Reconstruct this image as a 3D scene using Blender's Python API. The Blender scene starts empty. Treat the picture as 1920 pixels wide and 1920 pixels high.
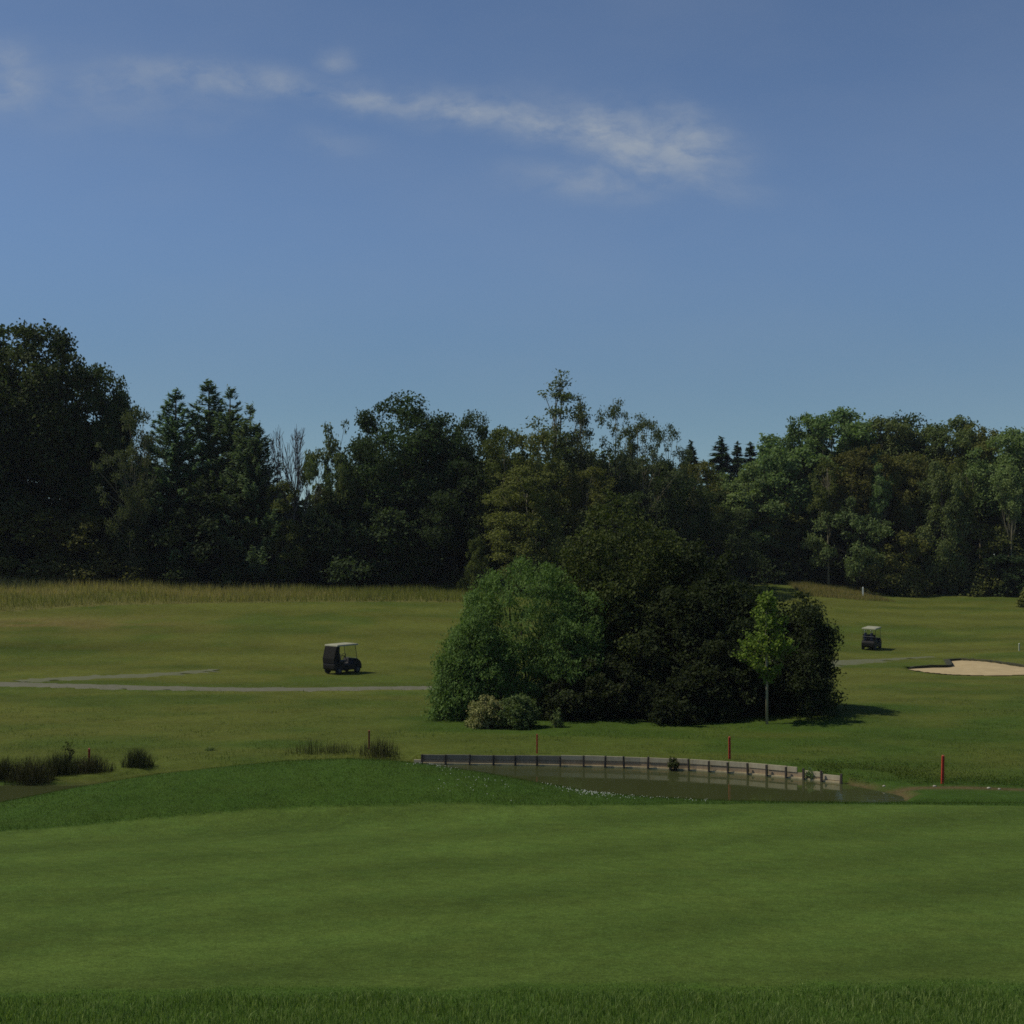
import bpy, math, random
import numpy as np
from mathutils import Vector, Matrix
R = math.radians
C = bpy.context.scene.collection
rng = np.random.default_rng(11)
random.seed(5)

# ---------------------------------------------------------------- camera, sky, sun, exposure
EYE = 7.6                      # metres above the pond's water level
FPX = 2637.0                   # focal length in photo pixels (1920 wide)
PITCH = math.atan(80 / FPX)
cam_d = bpy.data.cameras.new('camera'); cam = bpy.data.objects.new('camera', cam_d); C.objects.link(cam)
cam_d.sensor_width = 36; cam_d.lens = FPX / 1920 * 36; cam_d.clip_start = 0.1; cam_d.clip_end = 20000
cam.location = (0, 0, EYE); cam.rotation_euler = (math.pi / 2 + PITCH, 0, 0)
sc = bpy.context.scene; sc.camera = cam
sc.render.engine = 'CYCLES'
sc.view_settings.view_transform = 'Standard'; sc.view_settings.look = 'None'
sc.view_settings.exposure = 0.0; sc.view_settings.gamma = 1.0
sc.cycles.use_denoising = False; sc.cycles.filter_width = 1.65; sc.cycles.sample_clamp_indirect = 3.0
sc.cycles.max_bounces = 6; sc.cycles.diffuse_bounces = 3; sc.cycles.transparent_max_bounces = 8

SUN_EL, SUN_AZ = R(55), R(-86)          # azimuth measured clockwise from +Y (view direction): sun at the left
sdir = Vector((math.sin(SUN_AZ) * math.cos(SUN_EL), math.cos(SUN_AZ) * math.cos(SUN_EL), math.sin(SUN_EL)))
sl = bpy.data.lights.new('sun', 'SUN'); sl.energy = 3.3; sl.angle = R(0.53); sl.color = (1.0, 0.94, 0.82)
so = bpy.data.objects.new('sun', sl); C.objects.link(so)
so.rotation_euler = sdir.to_track_quat('Z', 'Y').to_euler(); so.location = (-60, 0, 80)

HAZE = 0.00009
def ray(px, py):
    """direction (per unit of forward y) of a photo pixel"""
    a = (px - 960) / FPX; b = (960 - py) / FPX
    dy = math.cos(PITCH) - b * math.sin(PITCH); dz = math.sin(PITCH) + b * math.cos(PITCH)
    return a / dy, dz / dy
def zray(py, d, px=960): return EYE + ray(px, py)[1] * d
def xray(px, d, py=1100): return ray(px, py)[0] * d

w = bpy.data.worlds.new('World'); sc.world = w; w.use_nodes = True
nt = w.node_tree; N = nt.nodes; L = nt.links
for n in list(N): N.remove(n)
out = N.new('ShaderNodeOutputWorld'); bg = N.new('ShaderNodeBackground'); L.new(bg.outputs[0], out.inputs[0])
sky = N.new('ShaderNodeTexSky'); sky.sky_type = 'NISHITA'; sky.sun_disc = False
sky.sun_elevation = SUN_EL; sky.sun_rotation = SUN_AZ % (2 * math.pi)
sky.altitude = 50; sky.air_density = 0.7; sky.dust_density = 0.0; sky.ozone_density = 3.0
SKY_STRENGTH = 0.093
bg.inputs['Strength'].default_value = SKY_STRENGTH
tc = N.new('ShaderNodeTexCoord')
sep = N.new('ShaderNodeSeparateXYZ'); L.new(tc.outputs['Generated'], sep.inputs[0])
def wm(op, a, b=None, c=None):
    n = N.new('ShaderNodeMath'); n.operation = op
    for i, v in enumerate((a, b, c)):
        if v is None: continue
        if isinstance(v, (int, float)): n.inputs[i].default_value = v
        else: L.new(v, n.inputs[i])
    return n.outputs[0]
ysafe = wm('MAXIMUM', sep.outputs[1], 0.05)
cu = wm('DIVIDE', sep.outputs[0], ysafe); cv = wm('DIVIDE', sep.outputs[2], ysafe)
comb = N.new('ShaderNodeCombineXYZ'); L.new(cu, comb.inputs[0]); L.new(cv, comb.inputs[1])
def wnoise(vec, scale, detail, rough, sx=1, sy=1, rot=0):
    m = N.new('ShaderNodeMapping'); m.inputs['Scale'].default_value = (sx, sy, 1); m.inputs['Rotation'].default_value = (0, 0, rot)
    L.new(vec, m.inputs[0]); t = N.new('ShaderNodeTexNoise'); t.inputs['Scale'].default_value = scale
    t.inputs['Detail'].default_value = detail; t.inputs['Roughness'].default_value = rough
    L.new(m.outputs[0], t.inputs[0]); return t
wn = wnoise(comb.outputs[0], 14, 5, 0.6)
sub = N.new('ShaderNodeVectorMath'); sub.operation = 'SUBTRACT'; L.new(wn.outputs['Color'], sub.inputs[0]); sub.inputs[1].default_value = (.5, .5, .5)
scl = N.new('ShaderNodeVectorMath'); scl.operation = 'MULTIPLY'; L.new(sub.outputs[0], scl.inputs[0]); scl.inputs[1].default_value = (.036, .024, 0)
add = N.new('ShaderNodeVectorMath'); add.operation = 'ADD'; L.new(comb.outputs[0], add.inputs[0]); L.new(scl.outputs[0], add.inputs[1])
cloud_ell = [  # photo px centre, half sizes, tilt (deg, clockwise in the picture), weight: wisps of cirrus
    (700, 188, 130, 24, 6, .70), (860, 208, 150, 28, 9, .85), (1010, 235, 140, 34, 12, .9), (1160, 255, 150, 50, 12, 1.0),
    (1280, 272, 95, 55, 18, .95), (1210, 305, 150, 30, 14, .8), (1110, 342, 120, 30, 4, .55), (1350, 285, 40, 30, 0, .5),
    (440, 152, 240, 24, 4, .62), (260, 158, 150, 22, 2, .45), (30, 165, 70, 40, 0, .6), (15, 105, 60, 30, 10, .45), (628, 112, 30, 20, 0, .5), (220, 180, 260, 60, 3, .22), (620, 262, 80, 25, 8, .18)]
tot = None
for (px, py, ha, hb, tilt, wt) in cloud_ell:
    u0, v0 = ray(px, py)
    m = N.new('ShaderNodeMapping'); m.vector_type = 'TEXTURE'
    m.inputs['Location'].default_value = (u0, v0, 0); m.inputs['Rotation'].default_value = (0, 0, R(-tilt))
    m.inputs['Scale'].default_value = (ha / FPX * 1.15, hb / FPX * 1.25, 1)
    L.new(add.outputs[0], m.inputs[0])
    ln = N.new('ShaderNodeVectorMath'); ln.operation = 'DOT_PRODUCT'; L.new(m.outputs[0], ln.inputs[0]); L.new(m.outputs[0], ln.inputs[1])
    e = wm('POWER', 2.718, wm('MULTIPLY', ln.outputs['Value'], -1.3))
    e = wm('MULTIPLY', e, wt)
    tot = e if tot is None else wm('MAXIMUM', tot, e)
fine = wnoise(add.outputs[0], 26, 8, 0.62, 1, 2.0, R(-10))
fm = wm('MULTIPLY_ADD', fine.outputs['Fac'], 3.2, -.85); fm = wm('MINIMUM', wm('MAXIMUM', fm, 0.0), 1.15)
veil = wnoise(comb.outputs[0], 3.2, 5, 0.55, 1, 2.2)
vm = wm('MULTIPLY', wm('MAXIMUM', wm('SUBTRACT', veil.outputs['Fac'], 0.42), 0.0), 0.30)
mask = wm('MINIMUM', wm('ADD', wm('MULTIPLY', wm('MULTIPLY', tot, fm), 0.70), vm), 1.0)
front = N.new('ShaderNodeMath'); front.operation = 'GREATER_THAN'; L.new(sep.outputs[1], front.inputs[0]); front.inputs[1].default_value = 0.08
mask = wm('MULTIPLY', mask, front.outputs[0])
mix = N.new('ShaderNodeMix'); mix.data_type = 'RGBA'
L.new(mask, mix.inputs[0])
# dusty, dimmer air low over the horizon
rmp = N.new('ShaderNodeValToRGB'); L.new(sep.outputs[2], rmp.inputs[0])
cr = rmp.color_ramp; cr.interpolation = 'B_SPLINE'
cr.elements[0].position = 0.05; cr.elements[0].color = (.60, .66, .62, 1)
cr.elements[1].position = 0.27; cr.elements[1].color = (1, 1, 1, 1)
e_ = cr.elements.new(0.12); e_.color = (.64, .70, .66, 1)
e_ = cr.elements.new(0.20); e_.color = (.93, .95, .95, 1)
dim = N.new('ShaderNodeMix'); dim.data_type = 'RGBA'; dim.blend_type = 'MULTIPLY'; dim.inputs[0].default_value = 1.0
L.new(sky.outputs[0], dim.inputs[6]); L.new(rmp.outputs[0], dim.inputs[7]); L.new(dim.outputs[2], mix.inputs[6])
k = 1 / SKY_STRENGTH
mix.inputs[7].default_value = (.34 * k, .385 * k, .44 * k, 1)
L.new(mix.outputs[2], bg.inputs['Color'])

# ---------------------------------------------------------------- object helpers
def tag(o, label=None, cat=None, group=None, kind=None):
    if label: o['label'] = label
    if cat: o['category'] = cat
    if group: o['group'] = group
    if kind: o['kind'] = kind
    return o
def empty(name, loc=(0, 0, 0), rz=0.0):
    o = bpy.data.objects.new(name, None); C.objects.link(o); o.location = loc; o.rotation_euler = (0, 0, rz)
    o.empty_display_size = 0.2
    return o
def mesh_np(name, V, F, mat=None, parent=None, smooth=False, attr=None):
    """V (n,3); F (m,k) or a list of such arrays; attr: per-face float named 'tint'"""
    Fs = F if isinstance(F, list) else [F]
    me = bpy.data.meshes.new(name)
    V = np.ascontiguousarray(V, dtype=np.float32)
    me.vertices.add(len(V)); me.vertices.foreach_set('co', V.ravel())
    loops = np.concatenate([f.ravel() for f in Fs]).astype(np.int32)
    tot = np.concatenate([np.full(len(f), f.shape[1], np.int32) for f in Fs])
    st = np.concatenate([[0], np.cumsum(tot)[:-1]]).astype(np.int32)
    me.loops.add(len(loops)); me.loops.foreach_set('vertex_index', loops)
    me.polygons.add(len(tot)); me.polygons.foreach_set('loop_start', st)
    try: me.polygons.foreach_set('loop_total', tot)
    except Exception: pass
    if smooth: me.polygons.foreach_set('use_smooth', np.ones(len(tot), bool))
    me.update(calc_edges=True); me.validate()
    if attr is not None:
        a = me.attributes.new('tint', 'FLOAT', 'FACE'); a.data.foreach_set('value', np.asarray(attr, np.float32))
    if mat: me.materials.append(mat)
    o = bpy.data.objects.new(name, me); C.objects.link(o)
    if parent: o.parent = parent
    return o
def copy_tree(o, parent=None):
    c = o.copy(); C.objects.link(c); c.parent = parent
    for ch in list(o.children): copy_tree(ch, c)
    return c
class MB:
    """collects boxes, tubes, lathes into one mesh"""
    def __init__(s): s.v = []; s.f = []
    def add(s, vs, fs):
        b = len(s.v); s.v += [tuple(v) for v in vs]; s.f += [tuple(i + b for i in f) for f in fs]
    def box(s, c, size, rz=0.0, ry=0.0, taper=(1, 1)):
        x, y, z = (q / 2 for q in size); M = Matrix.Rotation(rz, 3, 'Z') @ Matrix.Rotation(ry, 3, 'Y')
        vs = []
        for dz in (-1, 1):
            tx, ty = taper if dz > 0 else (1, 1)
            for dx, dy in ((-1, -1), (1, -1), (1, 1), (-1, 1)):
                vs.append(Vector(c) + M @ Vector((dx * x * tx, dy * y * ty, dz * z)))
        s.add(vs, [(3, 2, 1, 0), (4, 5, 6, 7), (0, 1, 5, 4), (1, 2, 6, 5), (2, 3, 7, 6), (3, 0, 4, 7)])
    def tube(s, pts, rad, n=7, cap=True):
        pts = [Vector(p) for p in pts]; rad = rad if hasattr(rad, '__len__') else [rad] * len(pts)
        b = len(s.v)
        for i, p in enumerate(pts):
            t = (pts[min(i + 1, len(pts) - 1)] - pts[max(i - 1, 0)]).normalized()
            ref = Vector((0, 0, 1)) if abs(t.z) < .9 else Vector((1, 0, 0))
            a = t.cross(ref).normalized(); c = t.cross(a)
            for k in range(n):
                q = 2 * math.pi * k / n; s.v.append(tuple(p + (a * math.cos(q) + c * math.sin(q)) * rad[i]))
        for i in range(len(pts) - 1):
            for k in range(n):
                k2 = (k + 1) % n
                s.f.append((b + i * n + k, b + i * n + k2, b + (i + 1) * n + k2, b + (i + 1) * n + k))
        if cap:
            s.f.append(tuple(b + k for k in range(n))[::-1]); s.f.append(tuple(b + (len(pts) - 1) * n + k for k in range(n)))
    def prism(s, outline, y0, y1):
        """outline in local x,z extruded along y"""
        n = len(outline)
        s.add([(x, y0, z) for x, z in outline] + [(x, y1, z) for x, z in outline],
              [tuple(range(n)), tuple(range(2 * n - 1, n - 1, -1))] + [(i, i + n, (i + 1) % n + n, (i + 1) % n) for i in range(n)])
    def disc(s, c, r, wd, n=16):
        """a wheel-like disc with its axis along y"""
        x, y, z = c
        prof = [(r * .0, -wd / 2), (r * .92, -wd / 2), (r, -wd * .3), (r, wd * .3), (r * .92, wd / 2), (0.0, wd / 2)]
        vs = []; fs = []
        for (q, yy) in prof:
            for k in range(n):
                a = 2 * math.pi * k / n; vs.append((x + q * math.cos(a), y + yy, z + q * math.sin(a)))
        for i in range(len(prof) - 1):
            for k in range(n): fs.append((i * n + k, i * n + (k + 1) % n, (i + 1) * n + (k + 1) % n, (i + 1) * n + k))
        s.add(vs, fs)
    def build(s, name, mat, parent=None, smooth=False, bevel=0.0):
        me = bpy.data.meshes.new(name); me.from_pydata(s.v, [], s.f); me.update()
        if smooth:
            for p in me.polygons: p.use_smooth = True
        me.materials.append(mat)
        o = bpy.data.objects.new(name, me); C.objects.link(o)
        if parent: o.parent = parent
        if bevel:
            m = o.modifiers.new('bevel', 'BEVEL'); m.width = bevel; m.segments = 2; m.limit_method = 'ANGLE'
        return o

# ---------------------------------------------------------------- materials
def newmat(name):
    m = bpy.data.materials.new(name); m.use_nodes = True
    return m, m.node_tree.nodes, m.node_tree.links, m.node_tree.nodes['Principled BSDF']
def mnoise(n, l, scale, detail=4, rough=.55, vec=None, stretch=None):
    t = n.new('ShaderNodeTexNoise'); t.inputs['Scale'].default_value = scale; t.inputs['Detail'].default_value = detail
    t.inputs['Roughness'].default_value = rough
    if vec is not None:
        if stretch:
            mp = n.new('ShaderNodeMapping'); mp.inputs['Scale'].default_value = stretch; l.new(vec, mp.inputs[0]); vec = mp.outputs[0]
        l.new(vec, t.inputs[0])
    return t
def simple(name, col, rough=.6, metal=0.0, spec=.4, var=.12, scale=6.0):
    m, n, l, p = newmat(name)
    tcn = n.new('ShaderNodeTexCoord'); t = mnoise(n, l, scale, 5, .6, tcn.outputs['Object'])
    r = n.new('ShaderNodeMapRange'); r.inputs[1].default_value = .3; r.inputs[2].default_value = .7
    r.inputs[3].default_value = 1 - var; r.inputs[4].default_value = 1 + var; l.new(t.outputs[0], r.inputs[0])
    v = n.new('ShaderNodeVectorMath'); v.operation = 'SCALE'; v.inputs[0].default_value = col; l.new(r.outputs[0], v.inputs['Scale'])
    l.new(v.outputs[0], p.inputs['Base Color'])
    p.inputs['Roughness'].default_value = rough; p.inputs['Metallic'].default_value = metal; p.inputs['Specular IOR Level'].default_value = spec
    return m
def leafmat(name, ca, cb, transl=.32, rough=.7, spec=.08):
    """two leaf colours mixed by a value per leaf and a value per plant"""
    m, n, l, p = newmat(name)
    at = n.new('ShaderNodeAttribute'); at.attribute_name = 'tint'
    oi = n.new('ShaderNodeObjectInfo')
    mx = n.new('ShaderNodeMix'); mx.data_type = 'RGBA'; mx.inputs[6].default_value = (*ca, 1); mx.inputs[7].default_value = (*cb, 1)
    l.new(at.outputs['Fac'], mx.inputs[0])
    hs = n.new('ShaderNodeHueSaturation')
    r1 = n.new('ShaderNodeMapRange'); r1.inputs[3].default_value = .475; r1.inputs[4].default_value = .52; l.new(oi.outputs['Random'], r1.inputs[0]); l.new(r1.outputs[0], hs.inputs['Hue'])
    ma = n.new('ShaderNodeMath'); ma.operation = 'FRACT'; mb = n.new('ShaderNodeMath'); mb.operation = 'MULTIPLY'; mb.inputs[1].default_value = 7.31
    l.new(oi.outputs['Random'], mb.inputs[0]); l.new(mb.outputs[0], ma.inputs[0])
    r2 = n.new('ShaderNodeMapRange'); r2.inputs[3].default_value = .8; r2.inputs[4].default_value = 1.25; l.new(ma.outputs[0], r2.inputs[0]); l.new(r2.outputs[0], hs.inputs['Value'])
    l.new(mx.outputs[2], hs.inputs['Color'])
    l.new(hs.outputs[0], p.inputs['Base Color']); p.inputs['Roughness'].default_value = rough; p.inputs['Specular IOR Level'].default_value = spec
    tr = n.new('ShaderNodeBsdfTranslucent')
    b = n.new('ShaderNodeVectorMath'); b.operation = 'MULTIPLY'; b.inputs[1].default_value = (1.1, 1.2, .6); l.new(hs.outputs[0], b.inputs[0]); l.new(b.outputs[0], tr.inputs[0])
    ms = n.new('ShaderNodeMixShader'); ms.inputs[0].default_value = transl
    l.new(p.outputs[0], ms.inputs[1]); l.new(tr.outputs[0], ms.inputs[2])
    l.new(ms.outputs[0], n['Material Output'].inputs[0])
    return m
def barkmat(name, col):
    m, n, l, p = newmat(name)
    tcn = n.new('ShaderNodeTexCoord'); t = mnoise(n, l, 3.0, 6, .65, tcn.outputs['Object'], (3, 3, .6))
    v = n.new('ShaderNodeMix'); v.data_type = 'RGBA'; v.inputs[6].default_value = (*[c * .55 for c in col], 1); v.inputs[7].default_value = (*[c * 1.35 for c in col], 1)
    l.new(t.outputs[0], v.inputs[0]); l.new(v.outputs[2], p.inputs['Base Color']); p.inputs['Roughness'].default_value = .9; p.inputs['Specular IOR Level'].default_value = .15
    return m

# ---------------------------------------------------------------- terrain height
A = []   # anchors (px, py, d) or (px, None, d, z)
for px in (-900, 960, 2800):
    A += [(px, None, 2.0, 5.75), (px, None, 6.0, 4.75), (px, 1920, 13), (px, 1840, 15.5), (px, 1700, 21), (px, 1608, 27), (px, 1522, 35), (px, None, 38.5, .85), (px, None, 41.5, .1)]
A += [(-700, None, 47, .1), (0, None, 49, .17), (0, None, 46.2, .12), (300, 1400, 54), (692, 1397, 54.5), (-700, None, 56, .25),
      (790, 1416, 51.4), (1100, 1417, 51), (1300, 1427, 50), (1500, 1441, 48), (1700, None, 46.5, .1), (1767, None, 46.2, .17), (1920, None, 46, .08), (2500, None, 47, .1),
      (1850, 1440, 49.5), (1800, 1400, 54), (1700, 1340, 63), (1600, 1332, 63), (1900, 1340, 62), (2600, None, 62, .3),
      (1750, 1300, 74), (1750, 1275, 84), (1850, 1266, 88), (1850, 1235, 100), (1630, 1220, 112), (1560, 1240, 100), (2600, None, 90, .1),
      (1750, 1180, 126), (1750, 1150, 140), (1660, 1118, 160), (1500, 1097, 165), (1920, 1129, 152), (2600, None, 150, 2.4),
      (960, 1362, 60), (1438, 1357, 60.5), (1200, 1372, 58), (0, 1340, 66), (300, 1340, 66), (-700, 1340, 66), (200, 1288, 78), (800, 1291, 77), (-700, 1290, 78),
      (640, 1268, 86), (0, 1268, 86), (1150, None, 80, .2), (300, 1200, 104), (700, 1200, 104), (-700, 1200, 104), (1150, None, 104, .7),
      (0, 1150, 118), (-700, 1150, 118), (450, 1131, 124), (830, 1129, 126), (1200, None, 126, 2.2), (0, 1090, 140), (450, 1105, 140), (840, 1111, 140), (-700, 1090, 140), (1200, None, 145, 3.4)]
for px in (-700, 300, 1200, 1900, 2700): A += [(px, None, 190, 4.6), (px, None, 260, 4.8)]
au, av, az = [], [], []
for a in A:
    d = a[2]; z = a[3] if a[1] is None else zray(a[1], d)
    au.append(math.log(d)); av.append(ray(a[0], 1200)[0]); az.append(z)
au, av, az = map(np.array, (au, av, az))
def _phi(r2): return 0.5 * r2 * np.log(np.maximum(r2, 1e-12))
SV = 1.1
NANC = len(au); n = NANC
K = _phi((au[:, None] - au[None]) ** 2 + SV * (av[:, None] - av[None]) ** 2) + np.eye(n) * 2e-4
P = np.stack([np.ones(n), au, av], 1)
sol = np.linalg.solve(np.block([[K, P], [P.T, np.zeros((3, 3))]]), np.concatenate([az, np.zeros(3)]))
def base_h(x, y):
    shp = np.shape(x); x = np.ravel(np.asarray(x, float)); y = np.ravel(np.asarray(y, float))
    d = np.clip(y, 2, 240); u = np.log(d); v = np.clip(x / np.maximum(y, 2.0), -.62, .62)
    res = np.empty(len(u))
    for s in range(0, len(u), 20000):
        e = slice(s, s + 20000)
        res[e] = _phi((u[e, None] - au) ** 2 + SV * (v[e, None] - av) ** 2) @ sol[:NANC] + sol[NANC] + sol[NANC + 1] * u[e] + sol[NANC + 2] * v[e]
    return res.reshape(shp)
# the grass mound behind the green: crest line seen at these pixels
CR_PX = np.array([-900, -300, 0, 150, 300, 420, 540, 650, 730, 800, 900, 1000, 1100, 1200, 1350, 1500, 1900])
CR_PY = np.array([1540, 1525, 1506, 1476, 1451, 1437, 1427, 1423, 1426, 1433, 1447, 1466, 1484, 1494, 1502, 1506, 1508])
CR_D = np.array([36, 36, 36.2, 36.6, 37.2, 37.6, 38, 38.2, 38.2, 38.2, 38.2, 38.2, 38.2, 38, 37.5, 37, 37])
CR_V = np.array([ray(p, 1450)[0] for p in CR_PX])
def mound(x, y):
    v = x / np.maximum(y, 2.0)
    dc = np.interp(v, CR_V, CR_D)
    pyc = np.interp(v, CR_V, CR_PY)
    b = (960 - pyc) / FPX
    zc = EYE + (math.sin(PITCH) + b * math.cos(PITCH)) / (math.cos(PITCH) - b * math.sin(PITCH)) * dc
    rise = np.maximum(zc - base_h(v * dc, dc), 0)
    t = y - dc
    q = np.where(t < 0, -t / 6.5, t / 3.4)
    return rise * np.where(q < 1, .5 + .5 * np.cos(np.pi * np.clip(q, 0, 1)), 0)
# pond outline on the water plane z = 0
def onwater(px, py):
    a, b = ray(px, py); d = -EYE / b; return (a * d, d)
WALL_PX = [(776, 1432.0), (790, 1432.5), (900, 1434), (1000, 1435.5), (1100, 1437.5), (1200, 1440.5), (1300, 1445), (1400, 1451.5), (1500, 1460.5), (1580, 1469)]
wall_line = [onwater(*p) for p in WALL_PX]
pond = [onwater(*p) for p in ((-500, 1478), (0, 1472), (100, 1471), (190, 1468), (300, 1453), (480, 1443), (650, 1436))] + wall_line + \
       [onwater(*p) for p in ((1620, 1477), (1655, 1484), (1690, 1492), (1700, 1500))] + \
       [(11.8, 42.3), (10.5, 41.7), (8, 41.4), (0, 41.5), (-8, 41.4), (-14, 41.2), (-24, 41.3)]
PQ = np.array(pond); W0, W1 = 7, 7 + len(wall_line) - 1
def sdist(x, y, poly):
    """signed distance to a closed polygon (negative inside) and the nearest edge's index"""
    shp = np.shape(x); p = np.stack([np.ravel(x), np.ravel(y)], 1).astype(float)
    best = np.full(len(p), 1e9); idx = np.zeros(len(p), int); ins = np.zeros(len(p), bool)
    m = len(poly)
    for i in range(m):
        a, b = poly[i], poly[(i + 1) % m]; e = b - a
        t = np.clip(((p - a) @ e) / max(e @ e, 1e-9), 0, 1)
        dd = np.hypot(*(p - (a + t[:, None] * e)).T)
        k = dd < best; best[k] = dd[k]; idx[k] = i
        c = (a[1] > p[:, 1]) != (b[1] > p[:, 1])
        with np.errstate(divide='ignore', invalid='ignore'):
            xi = a[0] + (p[:, 1] - a[1]) * e[0] / e[1]
        ins ^= c & (p[:, 0] < xi)
    return np.where(ins, -best, best).reshape(shp), idx.reshape(shp)
BUNK_PX = [(1702, 1251), (1716, 1250), (1745, 1248.5), (1776, 1248), (1786, 1246.5), (1783, 1241), (1780, 1236.5), (1800, 1235), (1830, 1236), (1865, 1239.5), (1900, 1245), (1935, 1250), (1975, 1254), (2000, 1258),
           (1970, 1262), (1925, 1265.5), (1880, 1267), (1830, 1267), (1780, 1265), (1740, 1261), (1712, 1256)]
def smooth(t): t = np.clip(t, 0, 1); return t * t * (3 - 2 * t)
BUNK = None
def height(x, y, cut=True):
    x = np.asarray(x, float); y = np.asarray(y, float)
    z = base_h(x, y) + mound(x, y)
    z = z + .05 * np.sin(x * .31 + 1.3 * np.sin(y * .05)) * np.sin(y * .11 + .4) * smooth((y - 55) / 20) + .012 * np.sin(x * .9 + y * .23) * np.sin(y * .61 - x * .2)
    near = (y > 34) & (y < 62)
    if np.any(near):
        zz = z[near] if z.ndim else np.array([float(z)])
        xx = x[near] if x.ndim else np.array([float(x)]); yy = y[near] if y.ndim else np.array([float(y)])
        s, i = sdist(xx, yy, PQ)
        wl = (i >= W0) & (i < W1)
        nat = np.where(s > 0, np.minimum(zz, np.maximum(.02 + s * np.where(yy < 44.5, .75, .22), .02) + .5 * smooth((s - 2) / 3)), np.maximum(-.9, s * .35))
        wz = np.where(s > .32, zz, np.where(s > 0, -.5 + (zz + .5) * smooth((s - .05) / .27), -.6))
        zz = np.where(wl, wz, nat)
        if z.ndim: z[near] = zz
        else: z = zz[0]
    if cut and BUNK is not None:
        inb = (y > 80) & (y < 120) & (x > 20) & (x < 60)
        if np.any(inb):
            xx = x[inb] if z.ndim else np.array([float(x)]); yy = y[inb] if z.ndim else np.array([float(y)])
            s, _ = sdist(xx, yy, BUNK)
            dz = -.7 * smooth((-s + .12) / .4)
            if z.ndim: z[inb] += dz
            else: z = z + dz[0]
    return z
def hit(px, py, d0=8.0, d1=190.0):
    """where a photo pixel's ray meets the ground"""
    a, b = ray(px, py)
    d = np.arange(d0, d1, .1); g = EYE + b * d - height(a * d, d)
    k = np.nonzero(g <= 0)[0]
    dd = d[k[0]] if len(k) else d1
    return (a * dd, dd)
def H(x, y): return float(height(np.array([x]), np.array([y]))[0])
BUNK = np.array([hit(*p, 70) for p in BUNK_PX])

# ---------------------------------------------------------------- ground sheet
ys = np.concatenate([np.arange(.5, 8, .5), np.arange(8, 36, .25), np.arange(36, 56, .16), np.arange(56, 78, .4), np.arange(78, 112, .33), np.arange(112, 150, .7), np.arange(150, 200, 2.5), [210, 230, 260, 320, 450, 800, 1600, 4000]])
ys = np.concatenate([[-3000, -400, -60, -15, -5, -1], ys])
xp = np.concatenate([np.arange(0, 18, .25), np.arange(18, 46, .4), np.arange(46, 80, 1.0), [84, 90, 100, 115, 140, 180, 260, 450, 900, 2000, 4000]])
xs = np.concatenate([-xp[:0:-1], xp])
X, Y = np.meshgrid(xs, ys)
Z = height(X, np.maximum(Y, 2.0)); Z[Y < 2] = 5.8
nx, ny = len(xs), len(ys)
gi = np.arange(nx * ny).reshape(ny, nx)
GF = np.stack([gi[:-1, :-1], gi[:-1, 1:], gi[1:, 1:], gi[1:, :-1]], -1).reshape(-1, 4)
# zones
GE_PX = np.array([-900, -300, 0, 150, 300, 500, 700, 1000, 1300, 1500, 1700, 1920, 2800]); GE_PY = np.array([1640, 1590, 1560, 1548, 1535, 1518, 1513, 1513, 1508, 1507, 1509, 1512, 1520])
GE_V = np.array([ray(p, 1520)[0] for p in GE_PX]); GE_D = np.array([hit(p, q)[1] for p, q in zip(GE_PX, GE_PY)])
def green_edge(x, y): return np.interp(x / np.maximum(y, 2.0), GE_V, GE_D)
def near_edge(x): return 15.1 + .12 * np.sin(x * .5 + 1) + .035 * x + .10 * np.sin(x * 1.7) + .06 * np.sin(x * 4.1 + 1)
FE_PX = np.array([-900, -300, 0, 130, 300, 450, 650, 840, 1000]); FE_PY = np.array([1190, 1168, 1148, 1139, 1133, 1130, 1129, 1129, 1128])
FE_V = np.array([ray(p, 1150)[0] for p in FE_PX]); FE_D = np.array([hit(p, q, 90)[1] for p, q in zip(FE_PX, FE_PY)])
def fescue(x, y):
    v = x / np.maximum(y, 2.0)
    return (v < ray(960, 1100)[0]) & (y > np.interp(v, FE_V, FE_D))
col = np.zeros((ny, nx, 3))
green = (Y > near_edge(X)) & (Y < green_edge(X, Y))
fair = np.array([.084, .094, .0185]); lush = np.array([.044, .072, .0115]); putt = np.array([.064, .098, .018]); rough = np.array([.037, .068, .0105])
def nz(x, y, sx, sy, seed):
    """cheap smooth value noise"""
    r = np.random.default_rng(seed); T = r.random((64, 64))
    fx = x / sx; fy = y / sy; ix = np.floor(fx).astype(int); iy = np.floor(fy).astype(int); tx = smooth(fx - ix); ty = smooth(fy - iy)
    g = lambda a, b: T[a % 64, b % 64]
    return (g(ix, iy) * (1 - tx) + g(ix + 1, iy) * tx) * (1 - ty) + (g(ix, iy + 1) * (1 - tx) + g(ix + 1, iy + 1) * tx) * ty
pat = .6 * nz(X, Y, 9, 6, 1) + .4 * nz(X, Y, 3, 2.2, 2)
mixf = np.clip((pat - .42) * 4.5, 0, 1)
# greener close to the shrubs and along the pond, olive on the open fairway
cl = np.exp(-(((X - 6) / 15) ** 2 + ((Y - 62) / 9) ** 2))
bank = np.exp(-((Y - 48) / 6) ** 2)
mixf = np.clip(mixf * .62 + .9 * cl + .40 * bank, 0, 1)
col[:] = fair * (1 - mixf[..., None]) + lush * mixf[..., None]
yel = np.clip((nz(X, Y, 6, 3, 5) - .62) * 3, 0, 1)[..., None]; col[:] = col * (1 - .35 * yel) + np.array([.085, .085, .017]) * .35 * yel
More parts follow.
